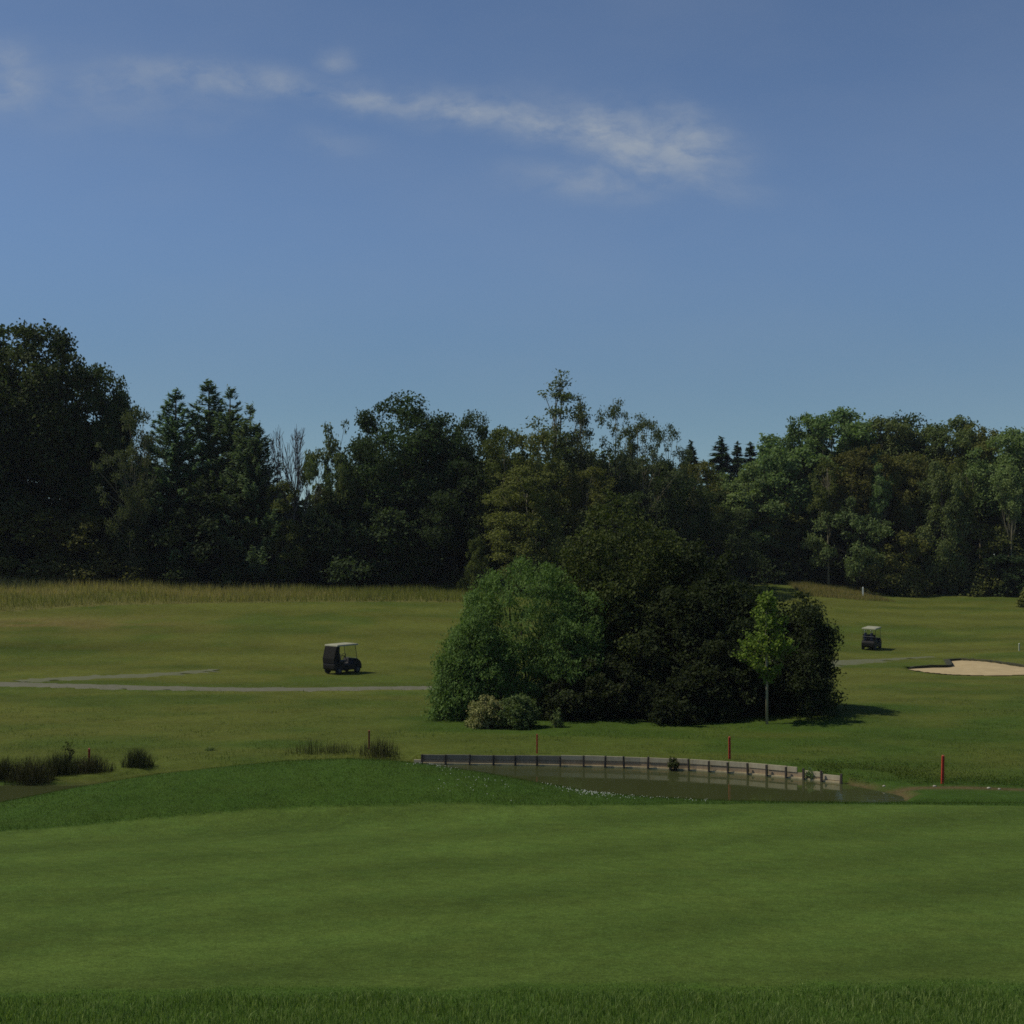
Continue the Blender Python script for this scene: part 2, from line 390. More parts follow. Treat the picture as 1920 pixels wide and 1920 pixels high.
# dry tan strip at the foot of the long grass on the left, far meadow a little yellower
tn = np.exp(-(((X + 42) / 15) ** 2 + ((Y - 112) / 4.5) ** 2))[..., None] * np.clip(nz(X, Y, 3, 1.2, 8) * 1.6 - .2, 0, 1)[..., None]
col[:] = col * (1 - .8 * tn) + np.array([.13, .10, .035]) * .8 * tn
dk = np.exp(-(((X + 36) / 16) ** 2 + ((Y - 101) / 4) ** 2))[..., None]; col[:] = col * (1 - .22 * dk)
# mowing bands on the far fairway
band = .5 + .5 * np.sin(2 * math.pi * (Y + .12 * X) / 9.0)
far = smooth((Y - 66) / 8)[..., None]; col[:] = col * (1 + far * (.16 * band[..., None] - .08))
col[green] = putt
rg = ~green & (Y < 47) & (Y >= green_edge(X, Y)); col[rg] = rough
ap = ~green & (Y < 16.5); col[ap] = np.array([.048, .086, .013])
S, I = sdist(X, Y, PQ)
mud = np.clip(1 - np.maximum(S, 0) / .5, 0, 1) * (~((I >= W0) & (I < W1))) * (Y > 43.5) * (Y < 60); mud = mud * (.25 + .75 * (X > 6)); shore = np.exp(-((Y - 45.1 + .015 * (X - 12)) / .35) ** 2) * (X > 12); mud = np.maximum(mud, shore); mud = mud[..., None] * np.clip(nz(X, Y, 1.2, .7, 4) * 1.8, 0, 1)[..., None]
col[:] = col * (1 - mud) + np.array([.085, .062, .028]) * mud
col[(S < -.1)] = (.035, .038, .012)
fm_ = fescue(X, Y); col[fm_] = np.array([.11, .105, .032])
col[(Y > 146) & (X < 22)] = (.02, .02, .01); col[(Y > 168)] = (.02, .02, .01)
gm, n_, l_, p_ = newmat('turf')
vc = n_.new('ShaderNodeVertexColor'); vc.layer_name = 'Col'
geo = n_.new('ShaderNodeNewGeometry')
def var_node(scale, detail, lo, hi, stretch=None, rough=.6):
    t = mnoise(n_, l_, scale, detail, rough, geo.outputs['Position'], stretch)
    r = n_.new('ShaderNodeMapRange'); r.inputs[1].default_value = .28; r.inputs[2].default_value = .72; r.inputs[3].default_value = lo; r.inputs[4].default_value = hi
    l_.new(t.outputs[0], r.inputs[0]); return r.outputs[0]
def mulv(a, b):
    m = n_.new('ShaderNodeMath'); m.operation = 'MULTIPLY'; l_.new(a, m.inputs[0]); l_.new(b, m.inputs[1]); return m.outputs[0]
f1 = var_node(.35, 4, .86, 1.14); f2 = var_node(2.6, 6, .80, 1.22, None, .7); f3 = var_node(16, 4, .66, 1.38, None, .75); f4 = var_node(60, 2, .52, 1.5, None, .7)
f = mulv(mulv(mulv(f1, f2), f3), f4)
# mowing bands on the putting green
wav = n_.new('ShaderNodeTexWave'); wav.bands_direction = 'Y'; wav.inputs['Scale'].default_value = .085; wav.inputs['Distortion'].default_value = 1.5; wav.inputs['Detail'].default_value = 2; wav.inputs['Detail Scale'].default_value = .3
mpw = n_.new('ShaderNodeMapping'); mpw.inputs['Rotation'].default_value = (0, 0, R(-34)); l_.new(geo.outputs['Position'], mpw.inputs[0]); l_.new(mpw.outputs[0], wav.inputs[0])
ga = n_.new('ShaderNodeAttribute'); ga.attribute_name = 'green'
wr = n_.new('ShaderNodeMapRange'); wr.inputs[3].default_value = .87; wr.inputs[4].default_value = 1.06; l_.new(wav.outputs['Fac'], wr.inputs[0])
wmx = n_.new('ShaderNodeMix'); wmx.inputs[2].default_value = 1.0; l_.new(ga.outputs['Fac'], wmx.inputs[0]); l_.new(wr.outputs[0], wmx.inputs[3])
f = mulv(f, wmx.outputs[0])
hsv = n_.new('ShaderNodeHueSaturation'); l_.new(vc.outputs[0], hsv.inputs['Color']); l_.new(f, hsv.inputs['Value'])
hr = var_node(1.1, 5, .494, .508); l_.new(hr, hsv.inputs['Hue'])
l_.new(hsv.outputs[0], p_.inputs['Base Color']); p_.inputs['Roughness'].default_value = .9; p_.inputs['Specular IOR Level'].default_value = .03
bt = mnoise(n_, l_, 40, 5, .7, geo.outputs['Position']); bp = n_.new('ShaderNodeBump'); bp.inputs['Strength'].default_value = .5; bp.inputs['Distance'].default_value = .02
l_.new(bt.outputs[0], bp.inputs['Height']); l_.new(bp.outputs[0], p_.inputs['Normal'])
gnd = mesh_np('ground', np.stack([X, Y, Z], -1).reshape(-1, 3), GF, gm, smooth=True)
ca = gnd.data.color_attributes.new('Col', 'FLOAT_COLOR', 'POINT')
ca.data.foreach_set('color', np.concatenate([col.reshape(-1, 3), np.ones((nx * ny, 1))], 1).astype(np.float32).ravel())
gat = gnd.data.attributes.new('green', 'FLOAT', 'POINT'); gat.data.foreach_set('value', green.astype(np.float32).ravel())
tag(gnd, 'rolling golf course turf with a mown green and olive fairway', 'ground', kind='structure')

# pond water
m, n_, l_, p_ = newmat('pond_water'); p_.inputs['Base Color'].default_value = (.050, .058, .020, 1); p_.inputs['Roughness'].default_value = .03; p_.inputs['Specular IOR Level'].default_value = .5; p_.inputs['IOR'].default_value = 1.33
g2 = n_.new('ShaderNodeNewGeometry'); wt = mnoise(n_, l_, 1.6, 4, .55, g2.outputs['Position'], (1, 2.2, 1)); wb = n_.new('ShaderNodeBump'); wb.inputs['Strength'].default_value = .10; wb.inputs['Distance'].default_value = .02
l_.new(wt.outputs[0], wb.inputs['Height']); l_.new(wb.outputs[0], p_.inputs['Normal'])
wx = np.arange(-32, 36, .5); wy = np.arange(40.5, 53, .5)
WX, WY = np.meshgrid(wx, wy); wi = np.arange(WX.size).reshape(WX.shape)
cx, cy = (WX[:-1, :-1] + .25), (WY[:-1, :-1] + .25); sw, _ = sdist(cx, cy, PQ)
qf = np.stack([wi[:-1, :-1], wi[:-1, 1:], wi[1:, 1:], wi[1:, :-1]], -1)[sw < .55]
used = np.unique(qf); rem = np.full(WX.size, -1); rem[used] = np.arange(len(used))
wo = mesh_np('pond_water', np.stack([WX.ravel(), WY.ravel(), np.zeros(WX.size)], 1)[used], rem[qf], m)
tag(wo, 'still murky pond water behind the grass mound', 'pond', kind='structure')

# paths
pm, n_, l_, p_ = newmat('path_gravel'); g2 = n_.new('ShaderNodeNewGeometry')
t = mnoise(n_, l_, 2.5, 6, .7, g2.outputs['Position']); r = n_.new('ShaderNodeValToRGB'); r.color_ramp.elements[0].color = (.080, .082, .030, 1); r.color_ramp.elements[1].color = (.122, .112, .070, 1)
r.color_ramp.elements[0].position = .3; r.color_ramp.elements[1].position = .65; l_.new(t.outputs[0], r.inputs[0]); l_.new(r.outputs[0], p_.inputs['Base Color']); p_.inputs['Roughness'].default_value = .9
pm2 = pm.copy(); pm2.name = 'path_worn'
for e_, c_ in zip(pm2.node_tree.nodes['Color Ramp'].color_ramp.elements, ((.074, .083, .018, 1), (.104, .104, .048, 1))): e_.color = c_
def path(name, pts, wd, label, ragged=.15, mat=None):
    P = [np.array(hit(*p, 60)) for p in pts]
    dense = []
    for a, b in zip(P[:-1], P[1:]):
        k = max(int(np.hypot(*(b - a)) / .4), 1)
        dense += [a + (b - a) * i / k for i in range(k)]
    dense.append(P[-1]); D = np.array(dense); ker = np.ones(9) / 9
    Dp = np.pad(D, ((4, 4), (0, 0)), 'edge'); D = np.stack([np.convolve(Dp[:, i], ker, 'valid') for i in (0, 1)], 1)
    T = np.gradient(D, axis=0); T /= np.linalg.norm(T, axis=1)[:, None]; Nn = np.stack([-T[:, 1], T[:, 0]], 1)
    wds = wd if hasattr(wd, '__len__') else (wd, wd)
    ww = np.interp(np.linspace(0, 1, len(D)), np.linspace(0, 1, len(wds)), wds)
    off = np.linspace(-.5, .5, 7); jit = rng.normal(0, ragged, (len(D), 7)) * (np.abs(off) > .4)
    G = D[:, None] + Nn[:, None] * ((off * ww[:, None] + jit)[..., None])
    zz = height(G[..., 0], G[..., 1]) + .025 - .03 * (np.abs(off) > .4)
    idx = np.arange(len(D) * 7).reshape(len(D), 7); F = np.stack([idx[:-1, :-1], idx[1:, :-1], idx[1:, 1:], idx[:-1, 1:]], -1).reshape(-1, 4)
    o = mesh_np(name, np.concatenate([G, zz[..., None]], -1).reshape(-1, 3), F, mat or pm, smooth=True)
    return tag(o, label, 'path', kind='structure')
path('path', [(-260, 1276), (0, 1282), (120, 1286), (300, 1291), (480, 1293), (640, 1292), (830, 1290)], 2.3, 'grey gravel buggy path crossing the fairway on the left', .22)
path('path', [(20, 1279), (110, 1273), (220, 1269), (320, 1264), (420, 1255)], (2.0, 2.2, 1.6, .7), 'worn gravel spur leaving the left buggy path', .4, pm2)
path('path', [(1500, 1250), (1560, 1243), (1620, 1239), (1700, 1234), (1760, 1231)], (4.0, 3.6, 2.0, .8), 'grey path end showing right of the shrubbery', .35, pm2)

# bunker: sand sheet and the turf lip on its upper side
sm_, n_, l_, p_ = newmat('bunker_sand'); g2 = n_.new('ShaderNodeNewGeometry'); t = mnoise(n_, l_, 1.2, 7, .6, g2.outputs['Position'])
r = n_.new('ShaderNodeValToRGB'); r.color_ramp.elements[0].color = (.33, .245, .115, 1); r.color_ramp.elements[1].color = (.44, .335, .165, 1); r.color_ramp.elements[0].position = .3; r.color_ramp.elements[1].position = .7
l_.new(t.outputs[0], r.inputs[0]); l_.new(r.outputs[0], p_.inputs['Base Color']); p_.inputs['Roughness'].default_value = .95
t2 = mnoise(n_, l_, 9, 4, .7, g2.outputs['Position']); b2 = n_.new('ShaderNodeBump'); b2.inputs['Strength'].default_value = .5; b2.inputs['Distance'].default_value = .05; l_.new(t2.outputs[0], b2.inputs['Height']); l_.new(b2.outputs[0], p_.inputs['Normal'])
bx = np.arange(BUNK[:, 0].min() - .3, BUNK[:, 0].max() + .3, .25); by = np.arange(BUNK[:, 1].min() - .3, BUNK[:, 1].max() + .3, .25)
BX, BY = np.meshgrid(bx, by); bs, _ = sdist(BX, BY, BUNK)
lo = BUNK[:, 1].min(); hi = BUNK[:, 1].max()
# the sand lies flush at the near edge and .3 m below the turf at the lips
LIP = BUNK[:12]; FRONT = BUNK[12:]
def polyd(x, y, pl):
    best = np.full(np.shape(x), 1e9)
    for a, b in zip(pl[:-1], pl[1:]):
        e = b - a; tt = np.clip(((x - a[0]) * e[0] + (y - a[1]) * e[1]) / (e @ e), 0, 1); best = np.minimum(best, np.hypot(x - a[0] - tt * e[0], y - a[1] - tt * e[1]))
    return best
def sand_z(x, y): return height(x, y, False) - .17 * np.exp(-polyd(x, y, LIP) / 1.6) + .03
bi = np.arange(BX.size).reshape(BX.shape); qc, _ = sdist(BX[:-1, :-1] + .125, BY[:-1, :-1] + .125, BUNK)
qf = np.stack([bi[:-1, :-1], bi[:-1, 1:], bi[1:, 1:], bi[1:, :-1]], -1)[qc < .06]
used = np.unique(qf); rem = np.full(BX.size, -1); rem[used] = np.arange(len(used))
bo = mesh_np('bunker_sand', np.stack([BX, BY, sand_z(BX, BY)], -1).reshape(-1, 3)[used], rem[qf], sm_, smooth=True)
tag(bo, 'pale raked sand filling the fairway bunker', 'bunker', kind='structure')
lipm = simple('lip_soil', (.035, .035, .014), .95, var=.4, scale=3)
V = []; F = []
Ld = []
for a, b in zip(LIP[:-1], LIP[1:]):
    k = max(int(np.hypot(*(b - a)) / .3), 1); Ld += [a + (b - a) * i / k for i in range(k)]
Ld.append(LIP[-1]); Ld = np.array(Ld); lz = height(Ld[:, 0], Ld[:, 1], False)
cen = BUNK.mean(0)
Tn = np.gradient(Ld, axis=0); Nn = np.stack([-Tn[:, 1], Tn[:, 0]], 1); Nn /= np.linalg.norm(Nn, axis=1)[:, None]   # points away from the sand
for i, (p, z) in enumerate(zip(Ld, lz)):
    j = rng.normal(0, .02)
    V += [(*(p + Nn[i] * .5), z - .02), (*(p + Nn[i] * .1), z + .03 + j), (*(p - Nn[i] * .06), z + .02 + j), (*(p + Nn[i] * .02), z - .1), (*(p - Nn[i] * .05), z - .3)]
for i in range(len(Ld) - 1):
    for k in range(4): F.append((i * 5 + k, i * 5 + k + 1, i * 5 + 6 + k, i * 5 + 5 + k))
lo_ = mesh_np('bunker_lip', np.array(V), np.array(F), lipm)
tag(lo_, 'shaded turf lip along the back of the bunker', 'bunker edge', kind='structure')

# the summer air: one closed box of thin even haze round the whole scene
hz_m = bpy.data.materials.new('haze_air'); hz_m.use_nodes = True
hn = hz_m.node_tree.nodes; hn.remove(hn['Principled BSDF'])
pv = hn.new('ShaderNodeVolumePrincipled'); pv.inputs['Color'].default_value = (.86, .92, 1.0, 1); pv.inputs['Density'].default_value = HAZE; pv.inputs['Anisotropy'].default_value = 0.0
hz_m.node_tree.links.new(pv.outputs[0], hn['Material Output'].inputs['Volume'])
hb = MB(); hb.box((0, 500, 19.5), (8400, 9400, 45)); tag(hb.build('haze', hz_m), 'thin pale summer haze over the golf course', 'haze', kind='stuff')

# ================================================================ plants
LM = {
    'oak': leafmat('leaf_oak', (0.035, 0.057, 0.020), (0.075, 0.107, 0.033)),
    'deep': leafmat('leaf_deep', (0.024, 0.041, 0.014), (0.057, 0.081, 0.027)),
    'olive': leafmat('leaf_olive', (0.077, 0.090, 0.023), (0.158, 0.166, 0.042)),
    'conifer': leafmat('leaf_conifer', (0.085, 0.134, 0.066), (0.168, 0.229, 0.106)),
    'spruce': leafmat('leaf_spruce', (0.029, 0.054, 0.036), (0.058, 0.099, 0.057)),
    'poplar': leafmat('leaf_poplar', (0.056, 0.079, 0.034), (0.131, 0.154, 0.065), .35),
    'fresh': leafmat('leaf_fresh', (0.084, 0.130, 0.045), (0.186, 0.239, 0.083), .35),
    'willow': leafmat('leaf_willow', (0.059, 0.122, 0.030), (0.128, 0.223, 0.058), .3),
    'young': leafmat('leaf_young', (0.081, 0.138, 0.024), (0.176, 0.237, 0.043), .4),
    'hedge': leafmat('leaf_hedge', (0.034, 0.049, 0.014), (0.089, 0.099, 0.025), .3),
    'blossom': leafmat('leaf_blossom', (0.104, 0.142, 0.036), (0.414, 0.367, 0.158), .2),
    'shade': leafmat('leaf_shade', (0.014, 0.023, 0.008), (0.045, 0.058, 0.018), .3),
    'teal': leafmat('leaf_teal', (0.055, 0.102, 0.033), (0.158, 0.197, 0.070), .3),
}
BARK = barkmat('bark', (.050, .042, .032)); PALE = barkmat('pale_bark', (.20, .175, .11)); GREYB = barkmat('grey_bark', (.11, .10, .10)); DARKB = barkmat('dark_bark', (.022, .018, .014))

def unit(v): return v / np.maximum(np.linalg.norm(v, axis=-1, keepdims=True), 1e-9)
def leaves(Pt, Nn, ln, wd, r, along=None):
    """rhombic leaves: (verts, quads); 'along' biases the leaf's long axis"""
    n = len(Pt); t = r.normal(size=(n, 3))
    if along is not None: t = t * .55 + along
    Nn = unit(Nn); t = unit(t - (t * Nn).sum(1, keepdims=True) * Nn); b = np.cross(Nn, t)
    s = r.uniform(.7, 1.3, (n, 1)); l2 = ln * s * .5; w2 = wd * s * .5
    V = np.stack([Pt - t * l2, Pt + b * w2 - t * l2 * .1, Pt + t * l2, Pt - b * w2 - t * l2 * .1], 1).reshape(-1, 3)
    return V, np.arange(4 * n).reshape(n, 4)
def puffs(r, n, prof, H0, H1, Rm, pr, out=(.35, 1), lump=.22):
    """centres and radii of foliage clumps filling a crown whose radius at height fraction t is Rm * prof(t)"""
    ph = r.uniform(0, 6.28, 6); Cn = []; Rn = []
    while len(Cn) < n:
        t = r.random(); q = prof(t)
        if r.random() > q ** 1.2 + .08: continue
        a = r.uniform(0, 2 * math.pi); f = math.sqrt(r.uniform(out[0] ** 2, out[1] ** 2))
        lm = 1 + lump * math.sin(2 * a + ph[0] + 3 * t) + lump * .7 * math.sin(3 * a + ph[1] - 5 * t) + lump * .5 * math.sin(5 * a + 9 * t + ph[2])
        rad = max(Rm * q * f * lm, 0); p = r.uniform(*pr) * (1.1 - .35 * t)
        Cn.append((rad * math.cos(a), rad * math.sin(a), H0 + (H1 - H0) * t)); Rn.append(p)
    return np.array(Cn), np.array(Rn)
def foliage(r, Cn, Rn, n, ln, wd, nsub=14, spread=.24, flat=.8, up=.35, hang=None, gap=.0):
    m = len(Rn)
    sd = unit(r.normal(size=(m, nsub, 3)) + np.array([0, 0, .25])); sr = r.uniform(.55, 1.08, (m, nsub, 1))
    pi = r.choice(m, n, p=(Rn ** 2) / (Rn ** 2).sum()); si = r.integers(0, nsub, n)
    if gap: si = np.minimum(si, r.integers(0, nsub, n))       # crowded twigs and bare ones
    d = sd[pi, si]; base = Cn[pi] + d * (sr[pi, si] * Rn[pi, None]) * np.array([1, 1, flat])
    Pt = base + r.normal(size=(n, 3)) * (spread * Rn[pi, None]) * np.array([1, 1, .75])
    Nn = d * .55 + r.normal(size=(n, 3)) * .6 + np.array([0, 0, up])
    al = None if hang is None else np.tile(np.array(hang, float), (n, 1))
    V, F = leaves(Pt, Nn, ln, wd, r, al)
    tint = np.clip(r.beta(2, 3, n) * .7 + .35 * r.random(m)[pi] , 0, 1)
    return V, F, tint
def limb(mb, a, b, r0, r1, r, bend=.12, n=5, seg=6):
    a = np.array(a, float); b = np.array(b, float); ln = np.linalg.norm(b - a)
    mid = r.normal(size=3) * bend * ln * .5 + np.array([0, 0, -.05 * ln])
    pts = [a + (b - a) * t + mid * math.sin(math.pi * t) for t in np.linspace(0, 1, n)]
    mb.tube(pts, list(np.linspace(r0, r1, n)), seg)
def trunk_mesh(r, H, r0, targets, fork=.35, top=.8, lean=.02, seg=8):
    mb = MB(); pts = []; k = 9
    wob = r.normal(0, lean * H * .25, (k, 2)); wob[0] = 0
    for i in range(k):
        t = i / (k - 1); pts.append((wob[i, 0] * t, wob[i, 1] * t, -.3 + (H * top + .3) * t))
    rad = [r0 * (1.35 if i == 0 else 1) * (1 - .82 * (i / (k - 1)) ** .9) for i in range(k)]
    mb.tube(pts, rad, seg)
    for T in targets:
        z0 = min(max(T[2] * r.uniform(.45, .8), H * fork * .7), H * top * .95); t = (z0 + .3) / (H * top + .3)
        i = min(int(t * (k - 1)), k - 2); f = t * (k - 1) - i; A0 = np.array(pts[i]) * (1 - f) + np.array(pts[i + 1]) * f
        ra = r0 * (1 - .82 * t ** .9)
        limb(mb, A0, T, ra * .55, .03, r)
    return mb
def broad(seed, leaf, bark, H=20, W=14, fork=.2, n=26000, m=95, pr=(.8, 1.9), ln=.42, wd=.30, kind='dome', nsub=20, spread=.30, limbs=16, r0=.38, out=(.45, 1), lump=.22, hang=None, gap=0, top=.75):
    r = np.random.default_rng(seed)
    prof = {'dome': lambda t: max(1 - (2 * abs(t - .42)) ** 2.6 * (.85 if t < .42 else .67), .02) ** .6,
            'egg': lambda t: max(math.sin(math.pi * min(t * .86 + .10, .99)), .03) ** .75,
            'tall': lambda t: max(math.sin(math.pi * min(t ** .8 * .9 + .08, .99)), .03) ** .6,
            'bush': lambda t: max(1 - t ** 2.4, 0) ** .55 * (.86 + .14 * min(t * 4, 1)),
            'spire': lambda t: (1 - t) ** .8 * min(.35 + t * 4, 1) + .04}[kind]
    Cn, Rn = puffs(r, m, prof, H * fork + pr[0] * .5, H - pr[0] * .7, W / 2 - pr[0] * .7, pr, out, lump)
    V, F, ti = foliage(r, Cn, Rn, n, ln, wd, nsub, spread, hang=hang, gap=gap)
    tg = Cn[r.choice(len(Cn), min(limbs, len(Cn)), replace=False)]
    return (V, F, ti, leaf, trunk_mesh(r, H, r0, tg, fork, top), bark, H, W)
def conifer(seed, leaf, bark, H=20, W=10, n=20000, whorls=26, ln=.5, wd=.13, droop=.10, up=.25, shape=.85, leaders=1):
    r = np.random.default_rng(seed); Pt = []; D = []; mb = MB()
    lead = [(0, 0, 1.0)] + [(r.uniform(-.28, .28) * W, r.uniform(-.2, .2) * W, r.uniform(.78, .93)) for _ in range(leaders - 1)]
    cnt = n // leaders
    for (lx, ly, hf) in lead:
        h = H * hf; mb.tube([(lx * .6, ly * .6, -.3), (lx, ly, h * .5), (lx, ly, h * .98)], [.30, .17, .02], 7)
        br = []
        for i in range(int(whorls * 6)):
            t = r.random() ** .8 * .97 + .02; z = h * t
            L_ = (W / 2) * ((1 - t) ** shape * r.uniform(.6, 1.12) + .03) * (.75 if leaders > 1 else 1)
            br.append((z, r.uniform(0, 6.283), L_))
        ls = np.array([b[2] for b in br]); pick = r.choice(len(br), cnt, p=(ls ** 1.25) / (ls ** 1.25).sum())
        B = np.array(br)[pick]; s = r.random(cnt) ** .7
        z = B[:, 0] + B[:, 2] * (up * s ** 2 - droop * s) ; a = B[:, 1]
        side = r.normal(0, .10, cnt) * B[:, 2] * (1.15 - s)
        x = lx + np.cos(a) * B[:, 2] * s - np.sin(a) * side; y = ly + np.sin(a) * B[:, 2] * s + np.cos(a) * side
        Pt.append(np.stack([x, y, z + r.normal(0, .12, cnt)], 1)); D.append(np.stack([np.cos(a), np.sin(a), up * 2 * s - .1], 1))
        for b in [br[k] for k in r.choice(len(br), 24, replace=False)]:
            e = (lx + math.cos(b[1]) * b[2] * .8, ly + math.sin(b[1]) * b[2] * .8, b[0] + b[2] * .05)
            mb.tube([(lx, ly, b[0]), e], [.05, .015], 5)
    Pt = np.concatenate(Pt); D = np.concatenate(D)
    Nn = np.array([0, 0, .8]) + r.normal(size=Pt.shape) * .55
    V, F = leaves(Pt, Nn, ln, wd, r, D * .9)
    return (V, F, np.clip(r.beta(2, 3, len(Pt)), 0, 1), leaf, mb, bark, H, W)
def bare(seed, H=12, W=7):
    r = np.random.default_rng(seed); mb = MB()
    def grow(p, d, ln, rad, dep):
        q = p + d * ln; mid = p + d * ln * .5 + r.normal(size=3) * ln * .05
        mb.tube([p, mid, q], [rad, rad * .8, rad * .6], 5 if dep < 3 else 4, cap=False)
        if dep == 0: return
        for _ in range(r.integers(2, 4) if dep > 1 else 3):
            nd = unit((d + r.normal(size=3) * .36 + np.array([0, 0, .10]))[None])[0]
            grow(q if r.random() < .7 else mid, nd, ln * r.uniform(.62, .86), max(rad * .66, .034), dep - 1)
    mb.tube([(0, 0, -.3), (.05, 0, H * .28)], [.24, .17], 7)
    for k in range(10):
        a = k * .63 + r.uniform(-.3, .3); s = r.uniform(.25, .6)
        grow(np.array([.05, 0, H * (.16 + .03 * k)]), unit(np.array([[math.cos(a) * s, math.sin(a) * s, 1.0]]))[0], H * .24, .13, 4)
    return mb

PROTO = {}
def proto(key, *a, fn=broad, **kw):
    PROTO[key] = dict(args=a, kw=kw, fn=fn, root=None)
proto('oak_a', 101, LM['oak'], BARK, H=22, W=16, n=30000, m=120, pr=(.9, 2.1), ln=.34, wd=.24, gap=1)
proto('oak_b', 102, LM['oak'], BARK, H=22, W=14, n=32000, m=110, pr=(.8, 2.0), ln=.34, wd=.26, kind='egg', fork=.12)
proto('oak_c', 103, LM['deep'], BARK, H=20, W=15, n=27000, m=100, pr=(.8, 1.8), ln=.34, wd=.24, lump=.3, gap=1)
proto('ash_a', 104, LM['fresh'], PALE, H=22, W=11, n=24000, m=80, pr=(.7, 1.6), ln=.36, wd=.24, kind='egg', fork=.48, limbs=26, r0=.24, top=.85)
proto('ash_b', 105, LM['olive'], PALE, H=22, W=10, n=22000, m=75, pr=(.6, 1.5), ln=.34, wd=.22, kind='egg', fork=.44, limbs=26, r0=.22, top=.85, lump=.3)
proto('birch_a', 106, LM['olive'], PALE, H=18, W=9, n=24000, m=100, pr=(.5, 1.3), ln=.28, wd=.17, kind='tall', fork=.10, hang=(0, 0, -.8), r0=.2, lump=.3)
proto('poplar_a', 107, LM['poplar'], PALE, H=22, W=9, n=17000, m=170, pr=(.4, .95), ln=.28, wd=.16, kind='spire', fork=.16, limbs=60, r0=.17, top=.97, out=(.0, 1), lump=.4, hang=(0, 0, -.5), spread=.42, gap=1)
proto('poplar_b', 108, LM['poplar'], PALE, H=20, W=10, n=17000, m=150, pr=(.4, .95), ln=.28, wd=.16, kind='egg', fork=.1, limbs=60, r0=.16, top=.92, out=(.1, 1), lump=.45, hang=(0, 0, -.5), spread=.42, gap=1)
proto('fresh_a', 109, LM['fresh'], BARK, H=16, W=10, n=24000, m=90, pr=(.6, 1.4), ln=.32, wd=.24, kind='egg', fork=.06, lump=.32)
proto('under_a', 110, LM['olive'], DARKB, H=9, W=9, n=15000, m=70, pr=(.5, 1.2), ln=.30, wd=.22, kind='bush', fork=.0, limbs=8, r0=.14)
proto('under_b', 111, LM['deep'], DARKB, H=10, W=10, n=15000, m=70, pr=(.6, 1.4), ln=.34, wd=.24, kind='bush', fork=.0, limbs=8, r0=.16)
proto('larch_a', 112, LM['conifer'], BARK, fn=conifer, H=20, W=11, n=26000, whorls=34, ln=.44, wd=.12, up=.55, droop=.02, shape=.95)
proto('larch_b', 113, LM['conifer'], BARK, fn=conifer, H=19, W=12, n=27000, whorls=30, ln=.44, wd=.12, up=.6, droop=.0, shape=.85, leaders=2)
proto('spruce_a', 114, LM['spruce'], DARKB, fn=conifer, H=20, W=9, n=16000, whorls=40, ln=.5, wd=.2, up=.05, droop=.22, shape=1.05)
proto('stem_a', 116, LM['olive'], PALE, H=20, W=6.5, n=9000, m=60, pr=(.4, 1.0), ln=.30, wd=.2, kind='egg', fork=.5, limbs=22, r0=.24, top=.9, lump=.35, out=(.1, 1))
proto('stem_b', 117, LM['fresh'], PALE, H=20, W=6, n=8000, m=50, pr=(.4, 1.0), ln=.30, wd=.2, kind='egg', fork=.58, limbs=20, r0=.22, top=.9, lump=.35, out=(.1, 1))
proto('sumac_a', 115, LM['teal'], BARK, H=14, W=11, n=13000, m=70, pr=(.5, 1.3), ln=.5, wd=.17, kind='egg', fork=.1, lump=.4, limbs=20, hang=(0, 0, .5), spread=.34, r0=.18, gap=1)
CROWN_W = {}
def make(key, name):
    p = PROTO[key]
    V, F, ti, lf, mb, bark, H_, W_ = p['fn'](*p['args'], **p['kw'])
    root = empty(name); mesh_np('crown', V, F, lf, root, attr=ti); mb.build('trunk', bark, root, smooth=True)
    hi_, lo_2 = np.percentile(np.abs(V[:, :2]).max(1), 98), 0
    CROWN_W[key] = (hi_ * 2, float(np.percentile(V[:, 2], 99.8)))
    return root
def tree(key, name, label, cat, px, top, wpx, d, group=None, rz=None, sink=0.0):
    x = xray(px, d, 1000); g = H(x, d) - sink; h = max(zray(top, d) - g, 1.0); wm_ = wpx / FPX * d
    p = PROTO[key]
    if p['root'] is None: p['root'] = make(key, name); o = p['root']
    else: o = copy_tree(p['root']); o.name = name
    W_, H_ = CROWN_W[key]
    o.location = (x, d, g); o.rotation_euler = (0, 0, rng.uniform(0, 6.28) if rz is None else rz); o.scale = (wm_ / W_, wm_ / W_, h / H_)
    return tag(o, label, cat, group)
GW = 'trees along the wood edge'
